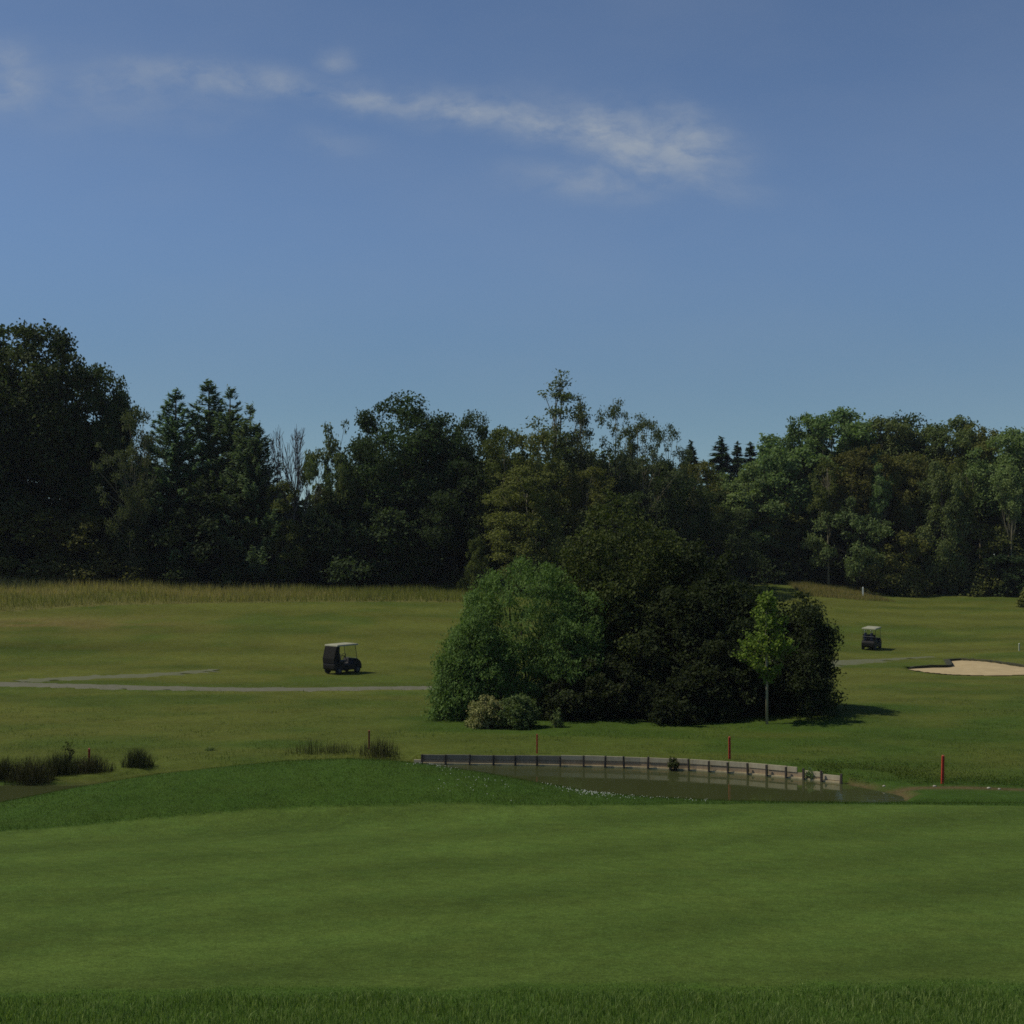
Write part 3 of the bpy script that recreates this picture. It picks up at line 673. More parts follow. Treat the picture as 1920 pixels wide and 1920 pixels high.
T = [
 # key, name, label, px, top, width, d
 ('oak_a', 'broadleaf_tree', 'tallest dark broadleaf tree, cut by the left edge of the picture', -70, 596, 429, 149),
 ('oak_b', 'broadleaf_tree', 'huge dark broadleaf tree just right of the tallest one at far left', 35, 612, 273, 146),
 ('oak_c', 'broadleaf_tree', 'big dark tree with sky holes, third from the left edge of the wood', 118, 626, 247, 150),
 ('oak_b', 'broadleaf_tree', 'dark tree forming the stepped right shoulder of the far left clump', 182, 690, 169, 148),
 ('oak_c', 'broadleaf_tree', 'lower dark tree at the right foot of the far left clump', 222, 738, 143, 151),
 ('poplar_b', 'broadleaf_tree', 'thin grey-green tree between the big left clump and the conifers', 252, 764, 137, 141),
 ('larch_a', 'conifer', 'left conifer of the feathery group with a single jagged spire', 328, 738, 253, 147),
 ('larch_a', 'conifer', 'tallest conifer of the feathery group left of the bare tree', 390, 722, 262, 150),
 ('larch_b', 'conifer', 'conifer with a slim top just right of the tallest feathery one', 430, 738, 297, 148),
 ('larch_b', 'conifer', 'lowest right-hand conifer of the feathery group beside the bare tree', 468, 768, 245, 145),
 ('sumac_a', 'broadleaf_tree', 'open feathery-leaved tree just right of the bare tree', 622, 793, 162, 145),
 ('oak_c', 'broadleaf_tree', 'dark shoulder tree on the left of the high domed crown', 690, 775, 182, 149),
 ('oak_a', 'broadleaf_tree', 'dark tree with the highest rounded dome mid-left of the wood', 755, 744, 266, 151),
 ('oak_b', 'broadleaf_tree', 'dark round tree on the right flank of the high dome', 832, 782, 156, 150),
 ('oak_a', 'broadleaf_tree', 'dark tree with a small flat dome left of the yellow-green birches', 885, 777, 162, 152),
 ('birch_a', 'birch_tree', 'yellow-green birch with its top just right of the dark domes', 945, 803, 156, 146),
 ('birch_a', 'birch_tree', 'yellow-green birch at the foot of the tallest airy tree', 1000, 812, 143, 144),
 ('poplar_a', 'poplar_tree', 'tallest airy tree with a thin wispy top in the middle of the wood', 1050, 702, 174, 152),
 ('poplar_a', 'poplar_tree', 'shorter airy tree touching the right side of the tallest wispy one', 1090, 748, 108, 150),
 ('poplar_b', 'poplar_tree', 'see-through grey-green tree right of the two tallest wispy ones', 1155, 754, 152, 153),
 ('poplar_b', 'poplar_tree', 'drooping see-through tree left of the distant dark spruces', 1205, 780, 159, 150),
 ('poplar_b', 'poplar_tree', 'low see-through tree with one stray bough next to the first spruce', 1252, 799, 137, 155),
 ('spruce_a', 'spruce_tree', 'distant dark spruce standing alone left of the other spruces', 1296, 836, 172, 205),
 ('spruce_a', 'spruce_tree', 'distant dark spruce with the tallest pointed top', 1353, 829, 224, 205),
 ('spruce_a', 'spruce_tree', 'small distant spruce just right of the tallest pointed one', 1384, 838, 140, 208),
 ('spruce_a', 'spruce_tree', 'distant spruce in the gap before the pale green hump of trees', 1407, 839, 172, 204),
 ('spruce_a', 'spruce_tree', 'last distant spruce half hidden by the pale green hump of trees', 1437, 838, 147, 207),
 ('fresh_a', 'broadleaf_tree', 'pale green rounded tree where the right wood rises from the spruces', 1465, 818, 188, 176),
 ('fresh_a', 'broadleaf_tree', 'light green low tree below the distant spruces', 1390, 872, 174, 172),
 ('birch_a', 'birch_tree', 'olive tree above the central shrubbery below the first spruce', 1300, 868, 150, 160),
 ('ash_a', 'broadleaf_tree', 'high rounded tree at the top of the right wood', 1562, 770, 188, 178),
 ('fresh_a', 'broadleaf_tree', 'tree filling the left shoulder of the high rounded right-hand tree', 1512, 782, 137, 180),
 ('ash_a', 'broadleaf_tree', 'tree right of the notch in the top of the right wood', 1655, 784, 152, 178),
 ('oak_b', 'broadleaf_tree', 'broad middle tree of the flat-topped stretch in the right wood', 1708, 782, 174, 180),
 ('ash_a', 'broadleaf_tree', 'round topped tree near the right end of the flat-topped stretch', 1785, 786, 152, 176),
 ('ash_b', 'broadleaf_tree', 'olive pale-stemmed tree with forked limbs toward the right edge', 1838, 800, 137, 172),
 ('ash_a', 'broadleaf_tree', 'tall bare-stemmed tree with a pale trunk near the right edge', 1892, 806, 145, 166),
 ('oak_b', 'broadleaf_tree', 'green tree cut by the right edge of the picture', 1960, 812, 188, 168),
 ('ash_b', 'broadleaf_tree', 'olive thin-stemmed tree in front of the notch in the right wood', 1622, 838, 152, 168),
 ('ash_b', 'broadleaf_tree', 'olive slender tree left of the narrow bright green one', 1705, 850, 116, 168),
 ('fresh_a', 'broadleaf_tree', 'narrow bright green tree reaching halfway up the right wood', 1768, 868, 116, 163),
 ('sumac_a', 'broadleaf_tree', 'bright blue-green bushy tree low in the right wood above the white post', 1608, 932, 166, 164),
 ('fresh_a', 'broadleaf_tree', 'mid green bushy tree left of the bright blue-green one', 1500, 925, 159, 175),
 ('birch_a', 'birch_tree', 'olive bushy tree peeping over the right end of the shrubbery', 1435, 940, 159, 172),
 ('stem_a', 'broadleaf_tree', 'slim pale-stemmed tree under the high rounded tree of the right wood', 1553, 855, 70, 166),
 ('stem_b', 'broadleaf_tree', 'slim tree with a bare pale stem just left of the olive slender tree', 1648, 870, 60, 165),
 ('stem_a', 'broadleaf_tree', 'slim pale-stemmed tree between the narrow bright tree and the forked one', 1806, 858, 60, 163),
 ('stem_b', 'broadleaf_tree', 'slim tree with the brightest bare stem at the right edge of the wood', 1896, 872, 64, 160),
 ('under_a', 'shrub', 'olive shrub under the bare stems left of the narrow bright tree', 1690, 1000, 130, 163),
 ('under_a', 'shrub', 'olive shrub below the pale-stemmed forked tree near the right edge', 1845, 985, 159, 163),
 ('under_b', 'shrub', 'dark shrub at the foot of the right wood by the frame edge', 1925, 1030, 159, 160),
 ('under_a', 'shrub', 'dim olive shrub at the wood edge by the far left frame', 45, 948, 237, 143),
 ('under_a', 'shrub', 'dim olive shrub below the dark trees, second from the left frame', 170, 965, 200, 143),
 ('under_b', 'shrub', 'dark shrub in front of the foot of the first conifer', 290, 930, 187, 144),
 ('under_b', 'shrub', 'dark shrub below the tallest feathery conifer', 400, 900, 212, 143),
 ('birch_a', 'birch_tree', 'dim olive small tree below the bare tree', 530, 905, 112, 143),
 ('under_b', 'shrub', 'dark shrub at the foot of the open feathery tree', 610, 925, 162, 145),
 ('under_b', 'shrub', 'near-black bush below the high domed tree', 720, 905, 225, 146),
 ('oak_c', 'broadleaf_tree', 'near-black low tree below the small flat dome', 850, 865, 234, 147),
 ('birch_a', 'birch_tree', 'olive low birch rising behind the left end of the shrubbery', 990, 880, 187, 140),
 ('birch_a', 'birch_tree', 'olive low birch behind the crest of the hawthorn', 1100, 880, 162, 145),
 ('oak_c', 'broadleaf_tree', 'dark low tree behind the crown of the shrubbery, under the spruces', 1240, 865, 195, 150),
 ('oak_c', 'broadleaf_tree', 'dark low tree above the right half of the shrubbery', 1340, 925, 182, 152),
 ('under_a', 'shrub', 'little pale shrub on the wood edge left of the shrubbery', 893, 1008, 55, 139),
]
def plant_trees():
    for key, name, label, px, top, wpx, d in T:
        cat = {'broadleaf_tree': 'tree', 'birch_tree': 'birch', 'poplar_tree': 'poplar', 'spruce_tree': 'spruce', 'conifer': 'conifer', 'shrub': 'shrub'}[name]
        grp = {'spruce_tree': 'distant spruces above the wood', 'conifer': 'feathery conifers on the left', 'shrub': 'shrubs at the foot of the wood'}.get(name, GW)
        tree(key, name, label, cat, px, top, wpx, d, grp)
plant_trees()
dt = empty('bare_tree', (xray(550, 143), 143, H(xray(550, 143), 143)))
bmsh = bare(7, 12.0); zz = max(v[2] for v in bmsh.v); bo_ = bmsh.build('trunk', GREYB, dt, smooth=True)
xx = max(abs(v[0]) for v in bmsh.v); dt.scale = (3.5 / xx, 3.5 / xx, (zray(797, 143) - dt.location.z) / zz)
tag(dt, 'leafless grey tree with upswept twigs right of the feathery conifers', 'bare tree')

# the depth of the wood behind and under the named trees: one mass of foliage
r = np.random.default_rng(77); Pc = []; Rc = []
def topline(px):
    return np.interp(px, [-500, 0, 150, 230, 290, 470, 520, 580, 640, 800, 900, 1000, 1250, 1300, 1440, 1520, 1700, 1930, 2500],
                     [930, 930, 940, 940, 900, 890, 940, 955, 890, 850, 850, 860, 880, 905, 900, 850, 850, 870, 850])
for k in range(2900):
    px = r.uniform(-560, 2480); d0 = np.interp(px, [-500, 840, 1200, 1500, 1700, 1920, 2500], [146, 149, 153, 180, 182, 178, 178])
    d = d0 + r.uniform(0, 30); x = xray(px, d); g = H(x, d); zt = zray(topline(px) + r.uniform(0, 40), d)
    Pc.append((x, d, g + (zt - g) * r.random() ** .9)); Rc.append(r.uniform(1.3, 2.6))
for k in range(130):
    px = r.uniform(1540, 1720); d = r.uniform(183, 196); Pc.append((xray(px, d), d, zray(r.uniform(930, 1075), d))); Rc.append(r.uniform(1.6, 2.4))
Pc = np.array(Pc); Rc = np.array(Rc)
V, F, ti = foliage(r, Pc, Rc, 160000, .85, .62, nsub=16, spread=.3)
wm_o = mesh_np('woodland_undergrowth', V, F, LM['deep'], attr=ti)
tag(wm_o, 'dark depth of the wood behind the front trees', 'undergrowth', kind='stuff')
# low dark edge growth where the wood meets the grass
Pc = []; Rc = []
for k in range(900):
    px = r.uniform(-500, 2400); d0 = np.interp(px, [-500, 840, 1200, 1500, 1660, 1920, 2500], [142, 145, 148, 168, 166, 158, 158])
    d = d0 + r.uniform(-.5, 5); x = xray(px, d); g = H(x, d); q = r.uniform(.5, 1.3)
    Pc.append((x, d, g + q * .5 + r.random() ** 2 * np.interp(px, [1300, 1500], [3.5, 2.2]))); Rc.append(q)
V, F, ti = foliage(r, np.array(Pc), np.array(Rc), 60000, .42, .26, nsub=12, spread=.3)
tag(mesh_np('edge_undergrowth', V, F, LM['deep'], attr=ti), 'low dark brambles where the wood meets the grass', 'brambles', kind='stuff')

# ---------------------------------------------------------------- the shrubbery in the middle
def shrub(name, label, cat, leaf, seed, lobes, n, ln, wd, pr=(.25, .6), dens=26, nsub=12, spread=.28, bark=DARKB, hang=None, group=None, stems=10, gap=0, lump=.2, kind='bush'):
    """lobes: (px, d, top py, base py or None, width px, depth m): the shrub is the union of these domes"""
    r = np.random.default_rng(seed); Cs = []; Rs = []
    x0 = xray(lobes[0][0], lobes[0][1], 1250); d0 = lobes[0][1]; g0 = H(x0, d0)
    mb = MB()
    for (px, d, top, base, wpx, dep) in lobes:
        x = xray(px, d, 1250); g = H(x, d) if base is None else zray(base, d); h = zray(top, d) - g; W_ = wpx / FPX * d
        m = int(dens * W_ * (h + .5) * .5) + 12
        prof = {'bush': lambda t: max(1 - t ** 2.6, 0) ** .5 * (.84 + .16 * min(t * 4, 1)), 'egg': lambda t: max(math.sin(math.pi * min(t * .9 + .12, .99)), .03) ** .7}[kind]
        c, q = puffs(r, m, prof, pr[0] * .6, h - pr[0] * .8, 1.0, pr, (.55, 1), lump)
        c[:, 0] *= W_ / 2 - pr[0]; c[:, 1] *= dep / 2 - pr[0]
        c += np.array([x - x0, d - d0, g - g0]); Cs.append(c); Rs.append(q)
        for s in range(stems):
            T_ = c[r.integers(len(c))]; b0 = np.array([x - x0 + r.normal(0, W_ * .07), d - d0 + r.normal(0, dep * .06), g - g0 - .15])
            limb(mb, b0, T_, .07, .015, r, .15, 5, 5)
    Cs = np.concatenate(Cs); Rs = np.concatenate(Rs)
    V, F, ti = foliage(r, Cs, Rs, n, ln, wd, nsub, spread, hang=hang, gap=gap)
    V[:, 2] = np.maximum(V[:, 2], -.1)
    root = empty(name, (x0, d0, g0)); mesh_np('crown', V, F, leaf, root, attr=ti); mb.build('trunk', bark, root, smooth=True)
    return tag(root, label, cat, group)
GS = 'shrubs of the central shrubbery'
shrub('willow_bush', 'big rounded fine-leaved green bush on the left of the shrubbery', 'bush', LM['willow'], 201,
      [(985, 65.5, 1046, None, 300, 7.5), (900, 64.5, 1100, None, 150, 6), (846, 63.5, 1210, None, 92, 3.6), (838, 63.2, 1255, None, 70, 2.6), (870, 64, 1165, None, 105, 4.5), (1070, 65, 1090, None, 180, 6.5)], 130000, .17, .05, dens=18, hang=(0, 0, .9), lump=.08, group=GS)
shrub('hawthorn_tree', 'tallest dark tree rising in the middle of the shrubbery', 'tree', LM['hedge'], 202,
      [(1155, 69, 914, 1352, 215, 6), (1105, 67.5, 975, 1352, 130, 5), (1215, 68, 968, 1352, 180, 6), (1075, 67, 1010, 1352, 90, 4), (1255, 68.5, 985, 1352, 110, 5), (1140, 66, 1070, 1352, 200, 5)], 90000, .165, .095, pr=(.35, .85), dens=8, group=GS, bark=BARK, lump=.32)
shrub('alder_bush', 'dark bush right of the tallest tree in the shrubbery', 'bush', LM['shade'], 203,
      [(1305, 68, 1010, None, 150, 6.5), (1360, 68, 1030, None, 90, 4), (1270, 65, 1090, None, 200, 5), (1350, 66, 1065, None, 160, 6)], 70000, .175, .11, pr=(.35, .85), dens=9, group=GS)
shrub('blackthorn_bush', 'dark rounded bush behind the slim young tree', 'bush', LM['shade'], 204,
      [(1425, 66, 1098, None, 150, 5.5), (1390, 64, 1150, None, 150, 4.5)], 42000, .16, .10, pr=(.3, .75), dens=10, group=GS)
shrub('elder_bush', 'dark ragged bush at the right end of the shrubbery', 'bush', LM['shade'], 205,
      [(1505, 64.5, 1108, None, 110, 4), (1525, 63.5, 1130, 1310, 90, 3.5), (1500, 63, 1190, None, 115, 4)], 40000, .15, .08, pr=(.25, .65), dens=12, group=GS, lump=.4, spread=.36)
shrub('bramble_bush', 'olive arching bramble low in front of the dark shrubbery middle', 'bush', LM['shade'], 206,
      [(1285, 61.5, 1252, None, 130, 3.2), (1235, 62, 1290, None, 90, 2.6)], 14000, .15, .09, pr=(.2, .45), dens=14, group=GS, lump=.35, hang=(0, 0, -.6))
shrub('bramble_bush', 'olive bramble in front of the shrubbery between the two small shrubs and the arching one', 'bush', LM['shade'], 207,
      [(1130, 62.5, 1225, None, 180, 3.4), (1060, 62.8, 1255, None, 130, 3)], 18000, .15, .09, pr=(.2, .5), dens=14, group=GS, lump=.35)
shrub('bramble_bush', 'dark bramble with lit tips just left of the young tree', 'bush', LM['shade'], 208,
      [(1350, 62.2, 1200, None, 130, 3)], 12000, .15, .09, pr=(.2, .5), dens=14, group=GS, lump=.35)
shrub('flowering_shrub', 'small shrub with pale creamy flower heads at the foot of the green bush', 'shrub', LM['blossom'], 209,
      [(912, 59.8, 1303, None, 76, 1.9)], 7000, .09, .07, pr=(.14, .3), dens=60, group=GS)
shrub('flowering_shrub', 'small blue-green shrub right beside the pale flowering one', 'shrub', LM['fresh'], 210,
      [(972, 59.6, 1299, None, 78, 1.9)], 7000, .11, .06, pr=(.14, .3), dens=60, group=GS)
shrub('weed', 'knee-high leafy weed right of the two small shrubs', 'weed', LM['teal'], 211,
      [(1045, 59.6, 1326, None, 24, .6)], 700, .09, .05, pr=(.08, .14), dens=200, stems=4)
shrub('shrub', 'bush cut by the right frame edge on the far fairway', 'bush', LM['olive'], 212, [(1932, 146, 1096, None, 44, 2.4)], 4000, .28, .2, pr=(.3, .6), dens=12)

# the young staked tree on the lawn
r = np.random.default_rng(31); yd = 60.4; yx = xray(1438, yd, 1357); yg = H(yx, yd); yh = zray(1104, yd) - yg
yt = empty('young_tree', (yx, yd, yg)); m1 = FPX / yd
prof_pts = [(.34, .16), (.42, .5), (.50, .98), (.56, 1.0), (.66, .72), (.8, .56), (.9, .38), (1.0, .06)]
mb = MB(); mb.tube([(0, 0, -.2), (.01, 0, yh * .3), (-.02, .01, yh * .6), (0, 0, yh * .97)], [.062, .052, .034, .008], 8)
Pt = []; brs = []
for k in range(74):
    t = r.uniform(.33, .98); rr = np.interp(t, *zip(*prof_pts)) * 1.12; a = r.uniform(0, 6.283); L_ = rr * r.uniform(.55, 1.08)
    z0 = yh * t - L_ * .55; tip = np.array([math.cos(a) * L_, math.sin(a) * L_, yh * t]); base = np.array([0, 0, max(z0, yh * .28)])
    mb.tube([base, (base + tip) * .5 + np.array([0, 0, -.05]), tip], [.016, .010, .004], 5); brs.append((base, tip, L_))
ws = np.array([b[2] + .15 for b in brs]); ws /= ws.sum()
for k in r.choice(len(brs), 4200, p=ws):
    b0, t0, L_ = brs[k]; s = r.uniform(.3, 1.22); Pt.append(b0 + (t0 - b0) * s + r.normal(size=3) * .085)
Pt = np.array(Pt); V, F = leaves(Pt, r.normal(size=Pt.shape) * .6 + np.array([0, 0, .6]), .125, .10, r)
mesh_np('crown', V, F, LM['young'], yt, attr=r.beta(2, 2, len(Pt))); mb.build('trunk', barkmat('young_bark', (.34, .29, .18)), yt, smooth=True)
tag(yt, 'young bright green tree with a slim bare stem on the lawn', 'young tree')

# ================================================================ grass
def blades(P, h, wd, r, lean=.5, seg=1):
    n = len(P); a = r.uniform(0, 2 * math.pi, n); side = np.stack([np.cos(a), np.sin(a), np.zeros(n)], 1)
    b = r.uniform(0, 2 * math.pi, n); ln = np.abs(r.normal(0, lean, n)); dirv = np.stack([np.cos(b) * ln, np.sin(b) * ln, np.ones(n)], 1)
    hh = (h * r.uniform(.55, 1.3, n))[:, None]; w2 = (wd * r.uniform(.7, 1.3, n))[:, None] * .5
    if seg == 1:
        V = np.stack([P - side * w2, P + side * w2, P + dirv * hh], 1).reshape(-1, 3); return V, np.arange(3 * n).reshape(n, 3)
    mid = P + dirv * hh * np.array([.35, .35, .6]); tip = P + dirv * hh * np.array([1.1, 1.1, .95])
    V = np.stack([P - side * w2, P + side * w2, mid + side * w2 * .75, mid - side * w2 * .75, tip], 1).reshape(-1, 3)
    i = np.arange(n) * 5
    return V, [np.stack([i, i + 1, i + 2, i + 3], 1), np.stack([i + 3, i + 2, i + 4], 1)]
GRASS = leafmat('grass_blade', (.036, .080, .009), (.32, .38, .12), .35, .55, .15)
ROUGHG = leafmat('grass_rough', (.038, .074, .010), (.082, .124, .023), .35, .6, .06)
FESC = leafmat('grass_dry', (.150, .165, .036), (.44, .33, .15), .4, .7, .05)
RUSH = leafmat('rush', (.026, .032, .012), (.085, .082, .038), .25, .7, .05)
WISP = leafmat('rush_wisp', (.050, .064, .018), (.13, .115, .055), .3, .7, .05)
r = np.random.default_rng(3)
# fringe of uncut grass at the photographer's feet
n = 150000; x = r.uniform(-9, 9, n); y = r.uniform(10.5, 16.2, n)
k = (y < near_edge(x) + r.normal(0, .16, n)) & (np.abs(x) < y * .42 + 1.5); x, y = x[k], y[k]
fade = np.clip((near_edge(x) - y) / .9, .3, 1)
tall = np.where(r.random(len(x)) < .012, 1.8, 1.0)
V, F = blades(np.stack([x, y, height(x, y) - .005], 1), tall * .075 * fade * (.6 + .8 * nz(x, y, .5, .4, 9)), .0062, r, .45, 2)
tag(mesh_np('fringe_grass', V, F, GRASS, attr=np.tile(r.beta(1.1, 3.6, len(x)), 2)), 'uncut grass fringe along the bottom of the picture', 'grass', kind='stuff')
# the green's rough: mound and the strip to the pond
n = 190000; x = r.uniform(-19, 19, n); y = r.uniform(28, 42.5, n); ge = green_edge(x, y)
s, _ = sdist(x, y, PQ)
k = (y > ge + r.normal(0, .05, n)) & (s > .12) & (np.abs(x / y) < .43); x, y = x[k], y[k]
V, F = blades(np.stack([x, y, height(x, y) - .004], 1), (.028 + .035 * nz(x, y, 1.2, .8, 12)) * (1 + 1.3 * np.exp(-(y - green_edge(x, y)) / .25)), .010, r, .7)
tag(mesh_np('mound_grass', V, F, ROUGHG, attr=r.beta(4, 5.5, len(x))), 'longer grass covering the mound behind the green', 'grass', kind='stuff')
# rough on the far bank
n = 90000; x = r.uniform(-26, 27, n); y = 46 + 34 * r.random(n) ** 1.5; s, i = sdist(x, y, PQ)
k = (s > .3) & (nz(x, y, 1.6, 1.0, 21) + r.normal(0, .15, n) > .52 + .012 * (y - 50)); x, y = x[k], y[k]
V, F = blades(np.stack([x, y, height(x, y) - .004], 1), .05 + .09 * nz(x, y, 1.5, 1., 22), .014, r, .6)
tag(mesh_np('bank_grass', V, F, ROUGHG, attr=r.beta(2, 2, len(x))), 'tufty rough grass on the bank beyond the pond', 'grass', kind='stuff')
# the lush clover and weed hummock right of the wall
n = 60000; x = r.uniform(8, 20, n); y = r.uniform(44.5, 51, n); s, i = sdist(x, y, PQ)
q = nz(x, y, 1.5, 1.2, 31); k = (s > .15) & (q > .35) & (np.exp(-(((x - 12.2) / 2.4) ** 2 + ((y - 48.3) / 1.2) ** 2)) + .45 * np.exp(-((y - 46.6) / .9) ** 2) * (x > 13) > r.random(n)); x, y = x[k], y[k]
V, F = leaves(np.stack([x, y, height(x, y) + r.random(len(x)) * .12], 1), r.normal(size=(len(x), 3)) * .6 + np.array([0, 0, .8]), .05, .03, r)
tag(mesh_np('bank_weeds', V, F, ROUGHG, attr=r.beta(2, 2, len(x))), 'lush green weeds on the bank right of the timber wall', 'weeds', kind='stuff')
# tall dry grass in front of the wood
n = 70000; x = r.uniform(-75, 0, n); y = r.uniform(104, 143, n)
k = fescue(x, y + r.normal(0, .4, n)) & (x / y > -.46); x, y = x[k], y[k]
V, F = blades(np.stack([x, y, height(x, y) - .02], 1), .42 + .5 * nz(x, y, 3, 2, 41), .045, r, .3)
ti = np.clip(nz(x, y, 6, 2.5, 42) * .85 * np.clip((-x - 5) / 25, .15, 1) + r.normal(0, .12, len(x)), 0, 1)
tag(mesh_np('long_grass', V, F, FESC, attr=ti), 'tall tan seed-headed grass between the fairway and the left wood', 'long grass', kind='stuff')
fx0, fx1 = xray(1490, 160), xray(1650, 160)
n = 9000; x = r.uniform(fx0, fx1, n); y = r.uniform(153, 167, n); k = r.random(n) < .9; x, y = x[k], y[k]
V, F = blades(np.stack([x, y, height(x, y) - .02], 1), .5 * np.clip(1.15 - .7 * (x - fx0) / (fx1 - fx0), .3, 1), .05, r, .3)
tag(mesh_np('long_grass', V, F, FESC, attr=np.clip(nz(x, y, 4, 2, 43) * .6 + r.normal(0, .1, len(x)), 0, 1)), 'tan long grass patch beside the white post', 'long grass', kind='stuff')
# white clover heads on the mound
n = 620; pxs = np.concatenate([r.normal(1110, 42, 130), r.uniform(760, 860, 30), r.uniform(820, 960, 40), r.uniform(1180, 1330, 40), r.normal(1105, 30, 40)])
pys = np.interp(pxs, CR_PX, CR_PY) + np.concatenate([np.abs(r.normal(0, 4.5, 130)) + .6, r.uniform(1, 6, 30), r.uniform(8, 50, 40), r.uniform(.5, 5, 40), r.uniform(2, 9, 40)])
mb = MB()
for px, py in zip(pxs, pys):
    xx_, yy_ = hit(px, py, 26, 46)
    if yy_ > 42: continue
    z = H(xx_, yy_) + .045; q = r.uniform(.008, .014)
    mb.add([(xx_ - q, yy_, z), (xx_ + q, yy_, z), (xx_, yy_ - q, z), (xx_, yy_ + q, z), (xx_, yy_, z + q), (xx_, yy_, z - q)],
           [(0, 2, 4), (2, 1, 4), (1, 3, 4), (3, 0, 4), (2, 0, 5), (1, 2, 5), (3, 1, 5), (0, 3, 5)])
tag(mb.build('clover_flowers', simple('clover_white', (.55, .56, .46), .8)), 'white clover heads along the crest of the mound', 'clover', kind='stuff')

# rush clumps on the pond's far shore
def rushes(px, base, d, wpx, hpx, label, name='rush_clump', mat=RUSH, n=520, seed=0, lean=.32, group='rush clumps along the pond'):
    r = np.random.default_rng(500 + seed + px); x0 = xray(px, d, base); g = H(x0, d); W_ = wpx * 1.35 / FPX * d; h = hpx * .85 / FPX * d
    P_ = np.stack([np.clip(r.normal(0, .24, n), -.46, .46) * W_, np.clip(r.normal(0, 1, n), -1.8, 1.8) * max(W_ * .18, .12), np.zeros(n)], 1)
    P_[:, 2] = height(P_[:, 0] + x0, P_[:, 1] + d) - g - .03
    V, F = blades(P_, h * np.clip(1.15 - (P_[:, 0] / (W_ * .62)) ** 2, .35, 1.15), .013, r, lean, 2)
    o = mesh_np(name, V, F, mat, attr=np.tile(r.beta(2, 2, n), 2)); o.location = (x0, d, g)
    return tag(o, label, 'rushes', group)
rushes(8, 1466, 47.3, 52, 40, 'dark rush clump cut by the left frame edge', n=620)
rushes(58, 1468, 47.0, 64, 46, 'tallest dark rush clump on the left pond shore', n=900)
rushes(112, 1462, 48.0, 62, 42, 'dark rush clump between the tallest one and the red stake', n=760)
rushes(168, 1460, 48.4, 66, 34, 'low dark rush clump at the foot of the leftmost red stake', n=760)
rushes(258, 1453, 49.4, 44, 38, 'lone dark rush clump right of the leftmost red stake', n=620)
rushes(585, 1418, 52.3, 74, 30, 'brownish open rush clump left of the fading red stake', n=200, mat=WISP)
rushes(640, 1417, 52.3, 60, 24, 'low brown rush clump in the middle of three behind the mound', n=200, mat=WISP)
rushes(712, 1422, 52.0, 60, 36, 'grey rush clump in front of the second red stake', n=360)
shrub('sapling', 'thin spindly sapling rising behind the left rush clumps', 'sapling', LM['hedge'], 220, [(130, 50.2, 1385, None, 26, .5)], 260, .07, .04, pr=(.06, .12), dens=120, stems=5, kind='egg')
shrub('weed', 'small upright weed on the bank above the mound at left', 'weed', LM['fresh'], 221, [(394, 53, 1406, None, 20, .4)], 240, .07, .04, pr=(.06, .1), dens=200, stems=4)

# ================================================================ timber wall round the pond
WOOD = barkmat('weathered_timber', (.48, .41, .27)); STAINED = barkmat('stained_timber', (.36, .27, .17)); DARKER = barkmat('darker_timber', (.24, .21, .155)); POSTM = barkmat('post_timber', (.075, .062, .048)); LEDGE = barkmat('ledge_timber', (.46, .38, .22))
wl = np.array(wall_line); seglen = np.hypot(*np.diff(wl, axis=0).T); cum = np.concatenate([[0], np.cumsum(seglen)]); tot_l = cum[-1]
def wpt(s):
    s = min(max(s, 0), tot_l); p = np.array([np.interp(s, cum, wl[:, 0]), np.interp(s, cum, wl[:, 1])])
    q = np.array([np.interp(min(s + .4, tot_l), cum, wl[:, 0]) - np.interp(max(s - .4, 0), cum, wl[:, 0]), np.interp(min(s + .4, tot_l), cum, wl[:, 1]) - np.interp(max(s - .4, 0), cum, wl[:, 1])])
    t = q / np.linalg.norm(q); return p, t, np.array([t[1], -t[0]])      # point, tangent, normal toward the water
post_px = [792, 836, 881, 926, 967, 1008, 1051, 1095, 1135, 1171, 1216, 1258, 1293, 1331, 1367, 1404, 1440, 1476, 1509, 1543, 1579]
WPX = np.array([p[0] for p in WALL_PX]); svals = np.interp(np.array(post_px), WPX, cum)
wallr = empty('retaining_wall', (*wpt(svals[len(svals) // 2])[0], 0))
wo3 = np.array([*wallr.location])
tag(wallr, 'low weathered timber wall with posts curving along the pond', 'retaining wall')
r = np.random.default_rng(9)
def plank(s0, s1, z0, z1, th, off, name, mat):
    mb = MB(); k = 4; V = []; 
    for s in np.linspace(s0, s1, k):
        p, t, nn = wpt(s)
        for (o_, z) in ((off, z0), (off, z1), (off - th, z1), (off - th, z0)): V.append((*(p + nn * o_ - wo3[:2]), z))
    F = [(0, 1, 2, 3)] + [(4 * i + j, 4 * i + 4 + j, 4 * i + 4 + (j + 1) % 4, 4 * i + (j + 1) % 4) for i in range(k - 1) for j in range(4)] + [(4 * k - 1, 4 * k - 2, 4 * k - 3, 4 * k - 4)]
    mb.add(V, F); return mb.build(name, mat, wallr)
